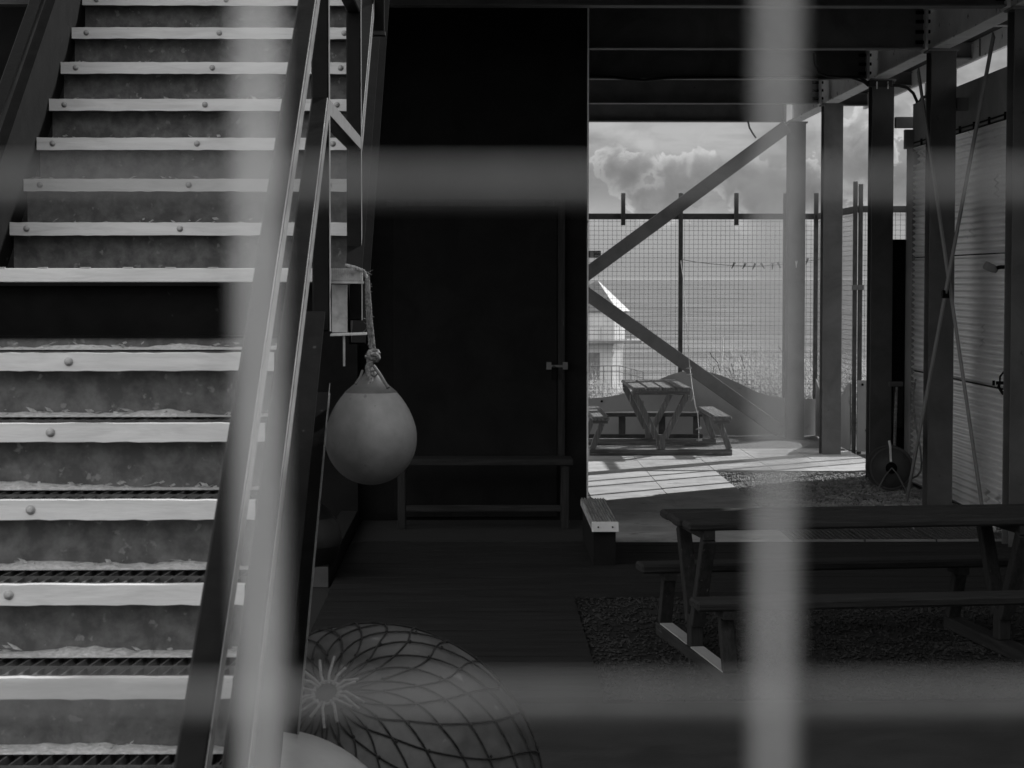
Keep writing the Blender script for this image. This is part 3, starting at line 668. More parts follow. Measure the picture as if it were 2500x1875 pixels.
# pale fender (domed can shape), in front of the netted buoy
t = thing('pale_fender', 'smooth pale domed fender at the foot of the stair, bottom edge', 'fender', (-0.515, 5.15, 0))
rr = 0.345; zc = 0.605; prof = [(0.26, 0.0), (0.33, 0.06), (0.345, 0.2), (0.345, zc)] + [(max(0.0005, rr * math.cos(k * math.pi / 32)), zc + rr * math.sin(k * math.pi / 32)) for k in range(1, 17)]
MB().lathe(prof, 72).build('body', 'pale', t)
MB().lathe([(0.347, 0.3), (0.36, 0.31), (0.36, 0.35), (0.347, 0.36)], 72).build('band', 'rubber', t)
t = thing('dark_buoy', 'dark round buoy on the floor behind the hanging buoy', 'buoy', (-1.235, 14.3, 0.3))
MB().lathe([(max(0.0005, 0.3 * math.cos(-math.pi / 2 + k * math.pi / 32)), 0.3 * math.sin(-math.pi / 2 + k * math.pi / 32)) for k in range(33)], 56).build('body', 'rubber', t)
MB().lathe([(0.302, -0.03), (0.31, 0.0), (0.302, 0.05), (0.285, 0.11), (0.26, 0.155)], 56).build('band', 'darkbuoy', t)

# ------------------------------------------------------------------ picnic tables
def picnic(label, loc, rz, length, wood, topz=0.776, seatz=0.43, frames=(0.16, -0.16)):
    t = thing('picnic_table', label, 'picnic table', loc, rz, 'picnic tables under the canopy')
    # x = long axis (0..length), y = across
    W = 0.68; bw_ = 0.16
    for k in range(4):
        y = -W / 2 + k * (W + 0.01) / 4; o = random.uniform(-0.03, 0.03)
        b = MB(); b.box(o, length + random.uniform(-0.03, 0.03), y, y + bw_, topz - 0.045, topz + random.uniform(-0.002, 0.002)); b.build('tabletop_board', wood, t, bevel=0.012)
    for sgn in (1, -1):
        b = MB(); b.box(-0.04, length - 0.01, sgn * 0.70 - 0.10, sgn * 0.70 + 0.10, seatz - 0.05, seatz); b.build('seat', wood, t, bevel=0.012)
    for x in (frames[0], length + frames[1]):
        fr = MB().bar((x, -0.82, 0.035), (x, 0.82, 0.035), 0.09, 0.07, (1, 0, 0)).build('base_bar', wood + '_across', t, bevel=0.004)
        for sgn in (1, -1):
            b = MB(); b.bar((x, sgn * 0.79, 0.072), (x, sgn * 0.68, seatz - 0.09), 0.07, 0.065, (1, 0, 0)); b.build('seat_leg', wood + '_up', t, bevel=0.004)
            b = MB(); b.bar((x, sgn * 0.045, 0.20), (x, sgn * 0.30, topz - 0.09), 0.07, 0.07, (1, 0, 0)); b.build('table_leg', wood + '_up', t, bevel=0.004)
            b = MB(); b.box(x - 0.035, x + 0.035, sgn * 0.70 - 0.09, sgn * 0.70 + 0.09, seatz - 0.092, seatz - 0.051); b.build('seat_bearer', wood + '_across', t)
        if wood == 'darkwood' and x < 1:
            b = MB(); b.box(x - 0.036, x + 0.036, -0.78, -0.052, 0.0705, 0.077); b.box(x - 0.036, x + 0.036, 0.052, 0.74, 0.0705, 0.077); b.build('sun_patch', 'panel', t)  # sun patches on the base bar put into pale plates
        b = MB(); b.box(x - 0.034, x + 0.034, -0.05, 0.05, 0.071, 0.24); b.build('pedestal', wood + '_up', t, bevel=0.004)
        b = MB(); b.box(x - 0.03, x + 0.03, -0.33, 0.33, topz - 0.092, topz - 0.046); b.build('top_bearer', wood + '_across', t)
    return t
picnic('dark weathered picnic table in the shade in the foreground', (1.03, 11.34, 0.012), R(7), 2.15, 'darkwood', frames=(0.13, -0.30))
MATS_Y = 'woodY'
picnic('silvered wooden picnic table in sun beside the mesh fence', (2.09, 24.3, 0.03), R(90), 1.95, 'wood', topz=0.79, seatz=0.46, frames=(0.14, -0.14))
t = thing('plank_bench', 'low dark plank bench running along the wavy fence panel', 'bench', (0, 0, 0.0))
a_ = PT(1462, 1006, 26.6); c_ = PT(1712, 1006, 26.6)
b = MB(); b.box(a_.x - 0.3, c_.x, 26.45, 26.75, a_.z - 0.05, a_.z); b.build('seat', 'fence', t, bevel=0.006)
for x in (a_.x + 0.25, a_.x + 0.75, c_.x - 0.1):
    b = MB(); b.box(x, x + 0.08, 26.55, 26.63, 0, a_.z - 0.052); b.build('leg', 'fence', t, bevel=0.004)
b = MB(); b.box(a_.x - 0.3, c_.x, 26.4, 26.46, 0.03, 0.13); b.build('ground_rail', 'fence', t, bevel=0.004)

# ------------------------------------------------------------------ mesh fence with wavy panel
FY = 27.9; ZT = 2.84; PIT = 0.0592
def wave(x):   # top of the weather panel
    pts = [(-4, 0.45), (1.40, 0.455), (1.9, 0.55), (2.35, 0.76), (2.68, 0.86), (2.95, 0.88), (3.25, 0.80), (3.55, 0.64), (3.85, 0.53), (4.2, 0.50), (4.45, 0.49)]
    for (x0, z0), (x1_, z1_) in zip(pts, pts[1:]):
        if x0 <= x <= x1_:
            u = (x - x0) / (x1_ - x0); u = u * u * (3 - 2 * u) * 0.35 + u * 0.65; return z0 + (z1_ - z0) * u
    return 0.45
def wave_px(x):
    # crest of the wave traced as heights in metres above ground, smoothed between points
    P = [(-4, 0.48), (0.6, 0.46), (1.42, 0.50), (1.72, 0.53), (2.1, 0.63), (2.35, 0.75), (2.6, 0.84), (2.85, 0.87), (3.1, 0.82), (3.35, 0.72), (3.6, 0.60), (3.8, 0.535), (4.1, 0.50), (4.5, 0.49)]
    return wave_i(P, x)
def wave_i(P, x):
    for i in range(len(P) - 1):
        if P[i][0] <= x <= P[i + 1][0]:
            p0 = P[max(i - 1, 0)]; p1 = P[i]; p2 = P[i + 1]; p3 = P[min(i + 2, len(P) - 1)]; u = (x - p1[0]) / (p2[0] - p1[0])
            m1 = (p2[1] - p0[1]) / (p2[0] - p0[0]) * (p2[0] - p1[0]); m2 = (p3[1] - p1[1]) / (p3[0] - p1[0]) * (p2[0] - p1[0])
            return (2*u**3 - 3*u**2 + 1) * p1[1] + (u**3 - 2*u**2 + u) * m1 + (-2*u**3 + 3*u**2) * p2[1] + (u**3 - u**2) * m2
    return P[-1][1]
t = thing('mesh_fence', 'tall weldmesh fence with spiked posts facing the sea', 'fence')
b = MB(); x = -4.0
while x < 4.42: b.bar((x, FY, 0.1), (x, FY, ZT), 0.0036, 0.0036, (1, 0, 0)); x += PIT
z = ZT - 0.03
while z > 0.1: b.bar((-4, FY + 0.004, z), (4.42, FY + 0.004, z), 0.0036, 0.0036, (0, 0, 1)); z -= PIT
b.build('wire_panel', 'mesh', t)
b = MB(); b.box(-4, 4.45, FY - 0.05, FY + 0.05, ZT, ZT + 0.075); b.build('top_rail', 'fence', t, bevel=0.003)
def px2x(px, Y): return PT(px, 683, Y).x
for px_ in (1320, 1520, 1660, 1795, 1914, 1989):
    x = px2x(px_, FY); full = px_ in (1320, 1660, 1914, 1989)
    b = MB(); b.box(x - 0.027, x + 0.027, FY - 0.11, FY - 0.055, 0.0 if full else ZT - 0.08, 3.18); b.build('post', 'fence', t, bevel=0.003)
# wavy weather panel
t = thing('wavy_panel', 'pale wave topped board fixed along the foot of the mesh fence', 'panel')
b = MB(); n = 170; vs = []
for i in range(n + 1):
    x = -4 + 8.4 * i / n; zt = wave_px(x)
    vs += [(x, FY - 0.13, 0.02), (x, FY - 0.13, zt), (x, FY - 0.118, 0.02), (x, FY - 0.118, zt)]
fs = []
for i in range(n):
    o = i * 4; fs += [(o, o + 4, o + 5, o + 1), (o + 2, o + 3, o + 7, o + 6), (o + 1, o + 5, o + 7, o + 3)]
b.add(vs, fs); b.build('board', 'panel', t)
for x in (1.6, 2.95, 4.1):
    b = MB(); b.tube([(x, FY - 0.14, wave_px(x) - 0.05), (x, FY - 0.128, wave_px(x) - 0.05)], 0.016, 8); b.build('bolt', 'black', t)
# side fence returning towards the shed, then a gate facing us
t = thing('side_mesh_fence', 'short weldmesh fence returning along the right side by the gate', 'fence')
SX = 4.44
b = MB(); y = 25.05
while y < FY: b.bar((SX, y, 0.4), (SX, y, ZT), 0.0036, 0.0036, (1, 0, 0)); y += PIT
z = ZT - 0.03
while z > 0.4: b.bar((SX, 25.05, z), (SX, FY, z), 0.0036, 0.0036, (0, 0, 1)); z -= PIT
b.build('wire_panel', 'mesh', t)
b = MB(); b.box(SX - 0.03, SX + 0.03, 25.05, FY - 0.12, ZT, ZT + 0.075); b.build('top_rail', 'fence', t, bevel=0.003)
b = MB(); n = 24
for i in range(n):
    y0 = 25.1 + (FY - 25.3) * i / n; y1 = 25.1 + (FY - 25.3) * (i + 1) / n; f = lambda y: 0.62 + 0.22 * math.cos((y - 25) * 2.0)
    b.add([(SX - 0.05, y0, 0.02), (SX - 0.05, y1, 0.02), (SX - 0.05, y1, f(y1)), (SX - 0.05, y0, f(y0)), (SX - 0.04, y0, 0.02), (SX - 0.04, y1, 0.02), (SX - 0.04, y1, f(y1)), (SX - 0.04, y0, f(y0))],
          [(0, 1, 2, 3), (7, 6, 5, 4), (3, 2, 6, 7)])
b.build('board', 'panel', t)
t = thing('mesh_gate', 'weldmesh gate with two tall posts and pale lower board', 'gate')
GY = 25.0
gx = [px2x(2086, GY), px2x(2099, GY)]
for x, zt in zip(gx, (3.2, 3.17)):
    b = MB(); b.box(x - 0.024, x + 0.024, GY - 0.05, GY, 0, zt); b.build('post', 'fence', t, bevel=0.003)
for x, y in ((5.2, 23.4), (5.2, 24.2), (5.2, 24.75)):  # unseen poles added to cast shadow stripes on the paving, separate from the gate
    b = MB(); b.box(x - 0.03, x + 0.03, y - 0.03, y + 0.03, 0, 4.7); b.build('post', 'fence', t, bevel=0.003)  # added unseen shadow pole, not a gate post
b = MB(); b.box(gx[0] - 0.04, gx[1] + 0.04, GY - 0.062, GY - 0.052, 1.93, 1.99); b.build('latch', 'steel', t)
b = MB(); x = gx[1] + 0.06
while x < 6.2: b.bar((x, GY, 0.2), (x, GY, ZT), 0.0036, 0.0036, (1, 0, 0)); x += PIT
z = ZT - 0.03
while z > 0.2: b.bar((gx[1], GY + 0.004, z), (6.2, GY + 0.004, z), 0.0036, 0.0036, (0, 0, 1)); z -= PIT
b.build('wire_panel', 'mesh', t)
b = MB(); b.box(gx[1] + 0.028, 6.2, GY - 0.04, GY + 0.03, ZT, ZT + 0.075); b.build('top_rail', 'fence', t, bevel=0.003)
b = MB(); b.box(px2x(2093, GY), 6.2, GY - 0.075, GY - 0.064, 0.03, 0.87); lb_ = b.build('board', 'panel', t)
for x, z in ((4.50, 0.82), (4.55, 0.28), (4.9, 0.8)):
    b = MB(); b.tube([(x, GY - 0.085, z), (x, GY - 0.076, z)], 0.015, 8); b.build('bolt', 'black', lb_)
b = MB(); b.box(4.19, 4.36, 21.62, 22.1, 0.0, 2.46)
o = b.build('dark_screen', 'black', bevel=0.004); o['label'] = 'narrow black screen board between column and corrugated shed'; o['category'] = 'screen'

# fire exit sign wired to the mesh
q0 = PT(1440, 612, FY - 0.06); q1 = PT(1467, 629, FY - 0.06)
t = thing('exit_sign', 'small fire exit sign wired to the mesh fence beside the black wall', 'sign', q0)
w_, h_ = q1.x - q0.x, q1.z - q0.z
b = MB(); b.box(-0.02, w_, 0, 0.008, h_, 0); b.build('board', 'sign', t)
b = MB(); b.box(-0.02, w_, -0.003, 0.0, h_ - 0.0, h_ + 0.004); b.box(-0.02, w_, -0.003, 0.0, -0.004, 0); b.build('border', 'letters', t)
for k, tx in enumerate(('Fire', 'exit')):
    cu = bpy.data.curves.new('lettering', 'FONT'); cu.body = tx; cu.size = 0.046; cu.extrude = 0.001; cu.materials.append(M['letters'])
    tmp = bpy.data.objects.new('tmp', cu); me = bpy.data.meshes.new_from_object(tmp); bpy.data.objects.remove(tmp)
    o = bpy.data.objects.new('lettering', me); COL.objects.link(o); o.parent = t; o.location = (0.062, -0.003, -0.036 - 0.04 * k); o.rotation_euler = (math.pi / 2, 0, 0)
b = MB(); b.box(0.005, 0.05, -0.002, 0.0, -0.085, -0.01); b.build('pictogram', 'panel', t)

# washing line and pegs
la = PT(1662, 633, FY - 0.12); lb = PT(2004, 632, 24.4); pts = []
lp = [(1662, 633), (1700, 640), (1745, 645), (1790, 648.5), (1840, 650), (1880, 648), (1915, 645), (1945, 642), (1975, 637), (2006, 632)]
P = [PT(x, y, FY - 0.12 - 0.5 * i / 9) for i, (x, y) in enumerate(lp)]
b = MB(); b.tube(P, 0.004, 5); o = b.build('washing_line', 'cord'); o['label'] = 'thin washing line slung between fence post and steel column'; o['category'] = 'washing line'
def peg(pt, ang, m, label, l=0.085):
    t = thing('clothes_peg', label, 'clothes peg', pt, 0, 'clothes pegs on the washing line')
    for s in (1, -1):
        a = ang + s * 0.13; d = Vector((math.sin(a), 0, math.cos(a))) * l / 2
        b = MB(); b.bar(-d, d, 0.012, 0.01, (0, 1, 0), (0, s * 0.004)); b.build('prong', m, t)
pl = [(1790, 648, .45, 'leftmost dark clothes peg on the washing line'), (1817, 649, .5, 'second dark clothes peg from the left on the washing line'),
      (1841, 650, .4, 'dark clothes peg mid way between left pegs and column'), (1862, 649, -.6, 'dark clothes peg leaning left on the washing line'),
      (1886, 650, .05, 'upright clothes peg on the line left of the last column'), (1902, 647, -.4, 'clothes peg leaning left right beside the fence post'),
      (1970, 638, .3, 'dark clothes peg in the gap between the two far columns')]
for x, y, a, l in pl: peg(PT(x, y, FY - 0.2), a, 'peg', l)
peg(PT(1944, 645, 27.2), 0.0, 'pegw', 'bright white clothes peg hanging in front of the column')
# second cord hanging down to the table with pegs
P = [PT(x, y, Yd) for x, y, Yd in ((1662, 636, 27.7), (1669, 690, 27.4), (1674, 760, 27), (1680, 850, 26.3), (1684, 895, 25.6), (1690, 945, 24.6), (1697, 990, 24.25), (1703, 1010, 24.2), (1706, 1050, 24.2), (1706, 1078, 24.2))]
b = MB(); b.tube(P, 0.0045, 5); o = b.build('peg_cord', 'cordw'); o['label'] = 'pale cord trailing from fence post down past the table edge'; o['category'] = 'cord'
for (x, y, Yd, a), l in zip(((1682, 899, 25.4, 1.5), (1683, 914, 25.2, 1.45), (1691, 973, 24.3, .5), (1706, 1046, 24.2, 1.2), (1707, 1074, 24.2, 1.5)),
                            ('upper of two pegs close together on the hanging cord', 'lower of two pegs close together on the hanging cord', 'peg on the hanging cord just under the table edge', 'peg on the hanging cord below the bench seat', 'lowest peg at the end of the hanging cord')):
    o = thing('clothes_peg', l, 'clothes peg', PT(x, y, Yd), 0, 'clothes pegs on the hanging cord')
    for s in (1, -1):
        a2_ = a + s * 0.12; d = Vector((math.sin(a2_), 0, math.cos(a2_))) * 0.035
        MB().bar(-d, d, 0.012, 0.01, (0, 1, 0), (0, s * 0.004)).build('prong', 'cordw', o)
# cable ends hanging from the beam
b = MB(); b.tube([PT(1826, 296, 27.2), PT(1830, 312, 27.2), (PT(1838, 326, 27.2)), PT(1846, 337, 27.2)], 0.012, 7)
o = b.build('cable_end', 'black'); o['label'] = 'short black cable end dangling from the farthest beam'; o['category'] = 'cable'

# ------------------------------------------------------------------ corrugated shed
t = thing('corrugated_shed', 'shed clad in pale ribbed metal sheets at the right edge', 'shed')
SXW = 4.31; YA, YB = 14.4, 21.1
ZS = [0.02, 1.15, 2.27, 3.36]
for k in range(3):
    b = MB(); z0, z1_ = ZS[k] + 0.006, ZS[k + 1] - 0.006; n = int((z1_ - z0) / 0.058 * 12); vs = []
    for i in range(n + 1):
        z = z0 + (z1_ - z0) * i / n; dx = 0.0145 * math.cos(2 * math.pi * (z - z0) / 0.058); vs += [(SXW + dx, YA, z), (SXW + dx, YB, z)]
    b.add(vs, [(2 * i, 2 * i + 1, 2 * i + 3, 2 * i + 2) for i in range(n)], True); b.build('wall_sheet', 'corr', t)
b = MB(); b.box(SXW + 0.016, 6.4, YA, YB, 0, 3.37); b.build('core', 'wall', t)
b = MB(); b.box(SXW - 0.005, 6.5, YA, YB + 0.08, 3.372, 3.79); b.build('fascia', 'corrtrim', t, bevel=0.004)
b = MB(); b.box(SXW - 0.02, SXW + 0.06, YB + 0.002, YB + 0.3, 0, 3.37); b.build('corner_trim', 'corrtrim', t, bevel=0.004)
b = MB(); b.box(4.6, 6.4, YB + 0.31, 22.35, 0, 3.6); b.build('shadow_blocker', 'wall', t)  # hidden block added to straighten the shed's shadow edge on the paving
b = MB(); b.tube([(SXW - 0.012, YA, 3.40), (SXW - 0.012, YB - 0.02, 3.40)], 0.008, 6)
for k in range(12):
    y = YB - 0.4 - k * 0.55; b.box(SXW - 0.022, SXW - 0.006, y, y + 0.03, 3.36, 3.42)
b.build('eaves_wire', 'black', t)
for y, z in ((18.7 + 0.11, 3.6), (21.5 + 0.05, 3.64)):
    b = MB(); b.box(4.20, 4.5, y - 0.04, y + 0.04, z - 0.06, z + 0.05); o = b.build('tie_beam', 'steel', t, bevel=0.003)
t = thing('bullet_lamp', 'small black bullet lamp fixed to the corrugated wall', 'lamp')
q = PT(2425, 656, 16.75)
b = MB(); b.lathe([(0.001, -0.03), (0.025, -0.03), (0.032, 0.0), (0.034, 0.075), (0.028, 0.078), (0.001, 0.07)], 20, (0, 0, 0), 'X'); o = b.build('shade', 'steel', t); o.location = q; o.rotation_euler = (0, R(200), R(20))
b = MB(); b.tube([q, q + Vector((0.05, -0.02, 0.012)), Vector((SXW, q.y - 0.02, q.z + 0.02))], 0.016, 8); b.tube([(SXW - 0.035, q.y - 0.02, q.z + 0.02), (SXW - 0.012, q.y - 0.02, q.z + 0.02)], 0.045, 14); b.build('bracket', 'black', t)
t = thing('wall_tap', 'black garden tap with lever on the corrugated wall', 'tap')
q = PT(2432, 935, 16.9)
b = MB(); b.tube([(SXW - 0.0, q.y, q.z), (q.x, q.y, q.z)], 0.014, 8); b.tube([(q.x + 0.03, q.y, q.z), (q.x + 0.02, q.y, q.z - 0.03), (q.x + 0.045, q.y, q.z - 0.07), (q.x + 0.06, q.y, q.z - 0.09)], 0.013, 8); b.build('body', 'black', t)
b = MB(); b.tube([(q.x + 0.03, q.y, q.z), (q.x + 0.03, q.y, q.z + 0.05)], 0.008, 8); b.tube([(q.x + 0.03, q.y, q.z + 0.05), (q.x + 0.055, q.y - 0.02, q.z + 0.09), (q.x + 0.09, q.y - 0.02, q.z + 0.085)], 0.008, 8); b.build('lever', 'black', t)
b = MB(); b.tube([(q.x - 0.02, q.y, q.z + 0.02), (q.x - 0.02, q.y, q.z - 0.02)], 0.011, 8); b.build('knob', 'black', t)
# conduits and junction on the column head
t = thing('power_cable', 'thick black cables looping from the beam to the shed', 'cable')
b = MB()
b.tube([PT(2122, 204, 21.3), PT(2115, 200, 21.3), PT(2100, 189, 21.3), PT(2080, 188, 21.35), PT(2000, 191, 21.4), PT(1960, 189, 21.4), PT(1900, 188, 21.4), PT(1640, 190, 21.4), PT(1620, 191, 21.39), PT(1575, 196, 21.38), PT(1540, 194, 21.39), PT(1500, 189, 21.4), PT(1430, 188, 21.4)], 0.016, 8)
b.tube([PT(2120, 210, 21.3), PT(2108, 200, 21.3), PT(2080, 190, 21.3), PT(2020, 186, 21.3), PT(2000, 178, 21.3), PT(1990, 155, 21.3), PT(1987, 130, 21.3)], 0.011, 8)
b.tube([PT(2176, 208, 21.3), PT(2195, 209, 21.3), PT(2215, 214, 21.3), PT(2230, 228, 21.3), PT(2239, 248, 21.2), PT(2240, 275, 21.1), PT(2237, 310, 21.1), PT(2240, 345, 21.1), PT(2244, 370, 21.1)], 0.016, 8)
b.tube([PT(2262, 235, 21.2), PT(2250, 240, 21.2), PT(2243, 252, 21.2), PT(2238, 290, 21.1), PT(2238, 330, 21.1), PT(2243, 368, 21.1)], 0.016, 8)
b.build('conduit', 'rubber', t)
p0 = PT(2120, 196, 21.3); p1 = PT(2178, 212, 21.3)
b = MB(); b.box(p0.x, p1.x, 21.27, 21.33, p1.z, p0.z); jb = b.build('junction_box', 'rubber', t, bevel=0.004)
for px_ in (2141, 2168):
    q = PT(px_, 208, 21.26); b = MB(); b.box(q.x - 0.006, q.x + 0.006, 21.255, 21.268, q.z - 0.035, q.z + 0.035); b.build('clip', 'steellight', jb)
t = thing('meter_box', 'pale grey meter box at the corner of the corrugated shed', 'meter box')
p0 = PT(2233, 370, 20.9); p1 = PT(2254, 402, 20.9); b = MB(); b.box(p0.x, p1.x, 20.9, 21.05, p1.z, p0.z); b.build('case', 'corrtrim', t, bevel=0.005)
p0 = PT(2221, 312, 20.9); p1 = PT(2254, 360, 20.9); b = MB(); b.box(p0.x, p1.x, 21.12, 21.2, p1.z, p0.z); b.build('cover', 'corrtrim', t, bevel=0.005)

# ------------------------------------------------------------------ hose reel, hose, broom
rc_ = PT(2171, 1155, 20.3); rc_.z = 0.255
t = thing('hose_reel', 'round hose reel on a wire stand at the foot of a column', 'hose reel', (rc_.x, rc_.y, 0.02))
for y in (-0.10, 0.10):
    b = MB(); b.lathe([(0.19, -0.004), (0.205, -0.006), (0.213, 0), (0.205, 0.006), (0.19, 0.004)], 48, (0, y, 0.235), 'Y'); b.lathe([(0.001, 0), (0.19, 0), (0.19, 0.003), (0.001, 0.003)], 48, (0, y, 0.235), 'Y'); b.build('rim', 'steeldark', t)
b = MB()
for k in range(9): b.lathe([(0.155 + 0.011 * math.cos(a), 0.011 * math.sin(a)) for a in [u * math.pi / 4 for u in range(9)]], 40, (0, -0.085 + 0.021 * k, 0.235), 'Y')
b.build('coiled_hose', 'rubber', t)
b = MB(); b.lathe([(0.001, -0.03), (0.05, -0.03), (0.055, 0.0), (0.055, 0.2)], 24, (0, -0.1, 0.235), 'Y'); b.build('hub', 'black', t)
b = MB()
for y in (-0.125, 0.125): b.tube([(-0.15, y, 0.0), (-0.06, y, 0.17), (0.0, y, 0.24), (0.06, y, 0.17), (0.15, y, 0.0)], 0.009, 6)
b.tube([(-0.15, -0.125, 0.004), (-0.15, 0.125, 0.004)], 0.009, 6); b.tube([(0.15, -0.125, 0.004), (0.15, 0.125, 0.004)], 0.009, 6); b.build('stand', 'steel', t)
b = MB(); b.tube([(-0.01, -0.13, 0.30), (-0.018, -0.13, 0.44), (-0.03, -0.135, 0.50)], 0.012, 8); b.build('crank_handle', 'steellight', t)
b = MB(); b.tube([PT(2236, 925, 20.9), PT(2231, 950, 20.9), PT(2229, 985, 20.8), PT(2236, 1040, 20.7), PT(2246, 1090, 20.6), PT(2250, 1130, 20.5), PT(2248, 1150, 20.45), PT(2240, 1162, 20.4), PT(2228, 1167, 20.35)], 0.010, 8)
o = b.build('garden_hose', 'hose'); o['label'] = 'thin pale hose hanging down beside the hose reel'; o['category'] = 'hose'
t = thing('garden_broom', 'upturned bristle broom leaning behind the hose reel', 'broom')
b = MB(); b.tube([PT(2183, 1110, 21.0), PT(2186, 1020, 21.05), PT(2189, 945, 21.1)], 0.015, 10); b.build('handle', 'wood', t)
q0 = PT(2177, 936, 21.12); q1 = PT(2212, 1040, 21.12)
b = MB(); b.box(PT(2178, 0, 21.12).x, PT(2212, 0, 21.12).x, 21.08, 21.14, q0.z - 0.03, q0.z + 0.02); b.build('head', 'fence', t, bevel=0.008)
b = MB()
for k in range(260):
    x = random.uniform(PT(2190, 0, 21.1).x, PT(2213, 0, 21.1).x); y = random.uniform(21.09, 21.13); z = q0.z - 0.03; l = random.uniform(0.25, 0.42)
    b.tube([(x, y, z), (x + random.uniform(-0.015, 0.015), y, z - l)], 0.0018, 3, False)
b.build('bristles', 'darkwood', t)

# ------------------------------------------------------------------ tower house on the headland
HY = 150.0
apex = PT(1462, 683, HY); k_ = HY / F
t = thing('tower_house', 'white tower house with steep pyramid roof near the sea', 'house', (apex.x, HY + 2, 0))
def zz(py): return 2.05 - (py - 683) * k_
W_ = 1.95
zE = zz(760); zB = zz(832); zG = -6.9
b = MB(); P8 = [(-W_ - 1.2, -W_), (1.12, -W_), (W_, -W_ + 1.6), (W_, W_ + 1), (-W_ - 1.2, W_ + 1)]
b.prism(P8, (0, 0, zB), (0, 0, zE - 0.02), (1, 0, 0), (0, 1, 0)); wl = b.build('wall', 'render_', t)
b = MB(); b.prism([(-W_ - 1.1, -W_ + 0.25), (0.98, -W_ + 0.25), (W_ - 0.15, -W_ + 1.7), (W_ - 0.15, W_), (-W_ - 1.1, W_)], (0, 0, zG), (0, 0, zB - 0.25), (1, 0, 0), (0, 1, 0)); b.build('lower_wall', 'render_', t)
up_ = [(x, y, zB - 0.001) for x, y in P8]; dn_ = [(-W_ - 1.1, -W_ + 0.25), (0.98, -W_ + 0.25), (W_ - 0.15, -W_ + 1.7), (W_ - 0.15, W_), (-W_ - 1.1, W_)]
b = MB(); b.add(up_ + [(x, y, zB - 0.7) for x, y in dn_], [(k, (k + 1) % 5, (k + 1) % 5 + 5, k + 5) for k in range(5)]); b.build('corbel', 'render_', t)
az = apex.z + 0.0
rf = MB(); e_ = 0.25; zE2 = zE
RC = [(-W_ - 1.4, -W_ - e_, zE2), (1.35, -W_ - e_, zE2), (W_ + e_ + 0.1, -W_ + 1.5, zE2), (W_ + e_ + 0.1, W_ + 1.2, zE2), (-W_ - 1.4, W_ + 1.2, zE2), (0, 0, az)]
rf.add(RC, [(0, 1, 5), (2, 3, 5), (3, 4, 5), (4, 0, 5), (4, 3, 2, 1, 0)])
ro = rf.build('roof', 'roof', t)
b = MB(); b.add(RC, [(1, 2, 5)]); b.box(1.4, W_ + e_ + 0.12, -W_ + 1.3, -W_ + 1.5, zE2 - 0.12, zE2 - 0.002); b.build('sunlit_slope', 'trim_lit_slope', ro)  # sunlight on this slate slope put into its white colour
for x0, x1_, z0, z1_ in ((-1.62, -1.2, zz(790), zz(762)),):
    f = MB().box(x0 - 0.35, x0 - 0.02, -W_ - 0.05, -W_ - 0.005, z0, z1_).build('shutter', 'trim_lit_slope', t)
w_o = MB().box(-1.98, -1.60, -W_ - 0.04, -W_ - 0.005, zz(790), zz(762)).build('window', 'trim_lit_slope', t)
MB().box(-1.93, -1.65, -W_ - 0.05, -W_ - 0.041, zz(788.5), zz(763.5)).build('pane', 'glass', w_o)
d_ = MB().box(-2.6, -1.0 * 0 - 0.95 * 0 + 0.0 - 0.0 + 0.10 - 0.0, -W_ + 0.21, -W_ + 0.245, zz(928), zz(862)).build('door', 'corrtrim', t)
b = MB()
for z in (zz(797), zz(806), zz(815)): b.bar((-3, -W_ - 1.0, z), (W_ + 1.4, -W_ - 1.0, z), 0.035, 0.035, (0, 0, 1))
for x in (-2.5, -1.2, 0.1, 1.4, 2.2, 3.3): b.bar((x, -W_ - 1.0, zB), (x, -W_ - 1.0, zz(797)), 0.04, 0.04, (1, 0, 0))
b.build('balcony_rail', 'steel', t)
b = MB(); b.box(-3.1, W_ + 1.0, -W_ - 1.05, -W_ - 0.002, zB - 0.16, zB + 0.04); b.build('balcony', 'corrtrim', t)
b = MB(); b.box(W_ + 0.002, W_ + 1.9, -W_ - 0.9, -W_ + 1.2, zB - 0.12, zB + 0.1); b.build('balcony', 'render_', t)
t = thing('path_railing', 'thin metal railing on the slope below the tower house', 'railing')
b = MB(); ra = PT(1436, 893, 142); rb = PT(1512, 893, 142); rc2 = PT(1570, 908, 140)
for dz in (0, -0.4): b.tube([ra + Vector((0, 0, dz)), rb + Vector((0, 0, dz)), rc2 + Vector((0, 0, dz))], 0.03, 5)
for u in range(9):
    p = ra.lerp(rb, u / 4) if u < 5 else rb.lerp(rc2, (u - 4) / 4); b.tube([p, (p.x, p.y, p.z - 1.4)], 0.03, 5)
b.build('rails', 'steel', t)

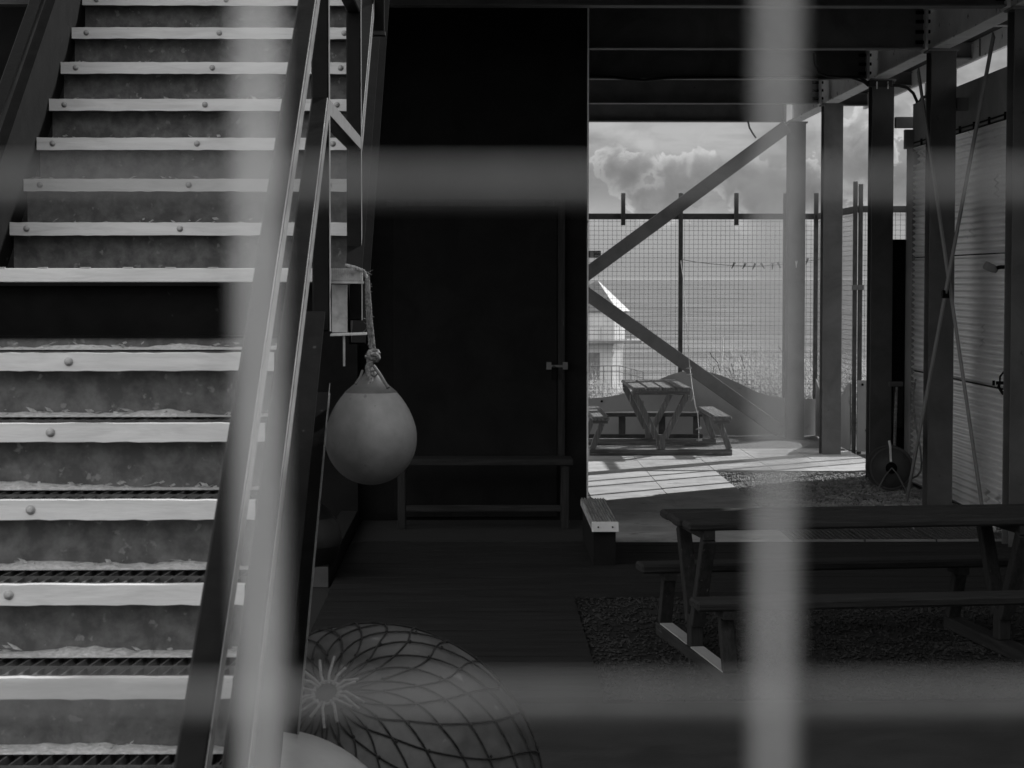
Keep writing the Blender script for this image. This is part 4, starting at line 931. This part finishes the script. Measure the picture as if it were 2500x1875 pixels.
# ------------------------------------------------------------------ dune grass
def blade(b, x, y, z, h, lean, az, w):
    d = Vector((math.cos(az), math.sin(az), 0)); s = Vector((-d.y, d.x, 0)) if random.random() < 0.5 else Vector((1, 0, 0)); prev = None; P = Vector((x, y, z)); vs = []
    for k in range(5):
        u = k / 4; c = P + d * (lean * h * u * u) + Vector((0, 0, h * (u - 0.25 * lean * u * u))); ww = w * (1 - u) + 0.0006; vs += [c - s * ww, c + s * ww]
    b.add(vs, [(2 * k, 2 * k + 1, 2 * k + 3, 2 * k + 2) for k in range(4)], True)
b = MB()
def tuft(cx, cy, n, hm, spread):
    z0 = 0.12 * mnoise.noise(Vector((cx * 0.5, cy * 0.5, 1))) - (max(0, cy - 33) ** 1.45 * 0.35) - 0.02
    for _ in range(n):
        a = random.uniform(0, 6.28); rr_ = random.uniform(0, spread)
        blade(b, cx + math.cos(a) * rr_, cy + math.sin(a) * rr_, z0, hm * random.uniform(0.5, 1.1), random.uniform(0.1, 1.0), random.gauss(math.pi, 0.9), random.uniform(0.004, 0.012))
def hmax(x): # crest height profile of the grass along the fence
    if x < 1.3: return 0.9
    if x < 2.2: return 0.62
    if x < 3.1: return 0.5
    if x < 3.5: return 0.80
    return 1.15
for _ in range(330):
    cx = random.uniform(-1.0, 7.0); cy = random.uniform(28.4, 33.5); tuft(cx, cy, 36, hmax(cx * 28 / cy) * random.uniform(0.7, 1.05), 0.22)
for _ in range(60): tuft(random.uniform(3.4, 4.6) * 1.06, random.uniform(28.3, 31), 40, random.uniform(0.9, 1.25), 0.2)
for _ in range(25): tuft(random.uniform(1.0, 1.75), random.uniform(28.3, 30), 40, random.uniform(0.7, 0.95), 0.2)
b.build('dune_grass', 'grass', kind='stuff')
t = thing('dry_stalks', 'dark dry weed stalks rising above the wavy panel', 'plant')
b = MB()
for pts in (((1757, 905), (1752, 885), (1738, 870), (1733, 860)), ((1739, 918), (1742, 900), (1744, 893)), ((1795, 930), (1790, 905), (1785, 887)), ((1818, 900), (1812, 880), (1808, 868)), ((1790, 935), (1786, 915), (1780, 900)), ((1910, 860), (1900, 845))):
    b.tube([PT(x, y, 29.2) for x, y in pts], 0.006, 5)
b.build('stems', 'fence', t)
b = MB(); b.tube([PT(x, y, 29.5) for x, y in ((1761, 905), (1760.5, 890), (1764, 860), (1765, 850), (1763.5, 842), (1766, 825), (1769, 815))], [0.012, 0.012, 0.014, 0.012, 0.010, 0.010, 0.006], 8)
o = b.build('bleached_stick', 'bark'); o['label'] = 'crooked bleached white stick upright among the dune grass'; o['category'] = 'stick'
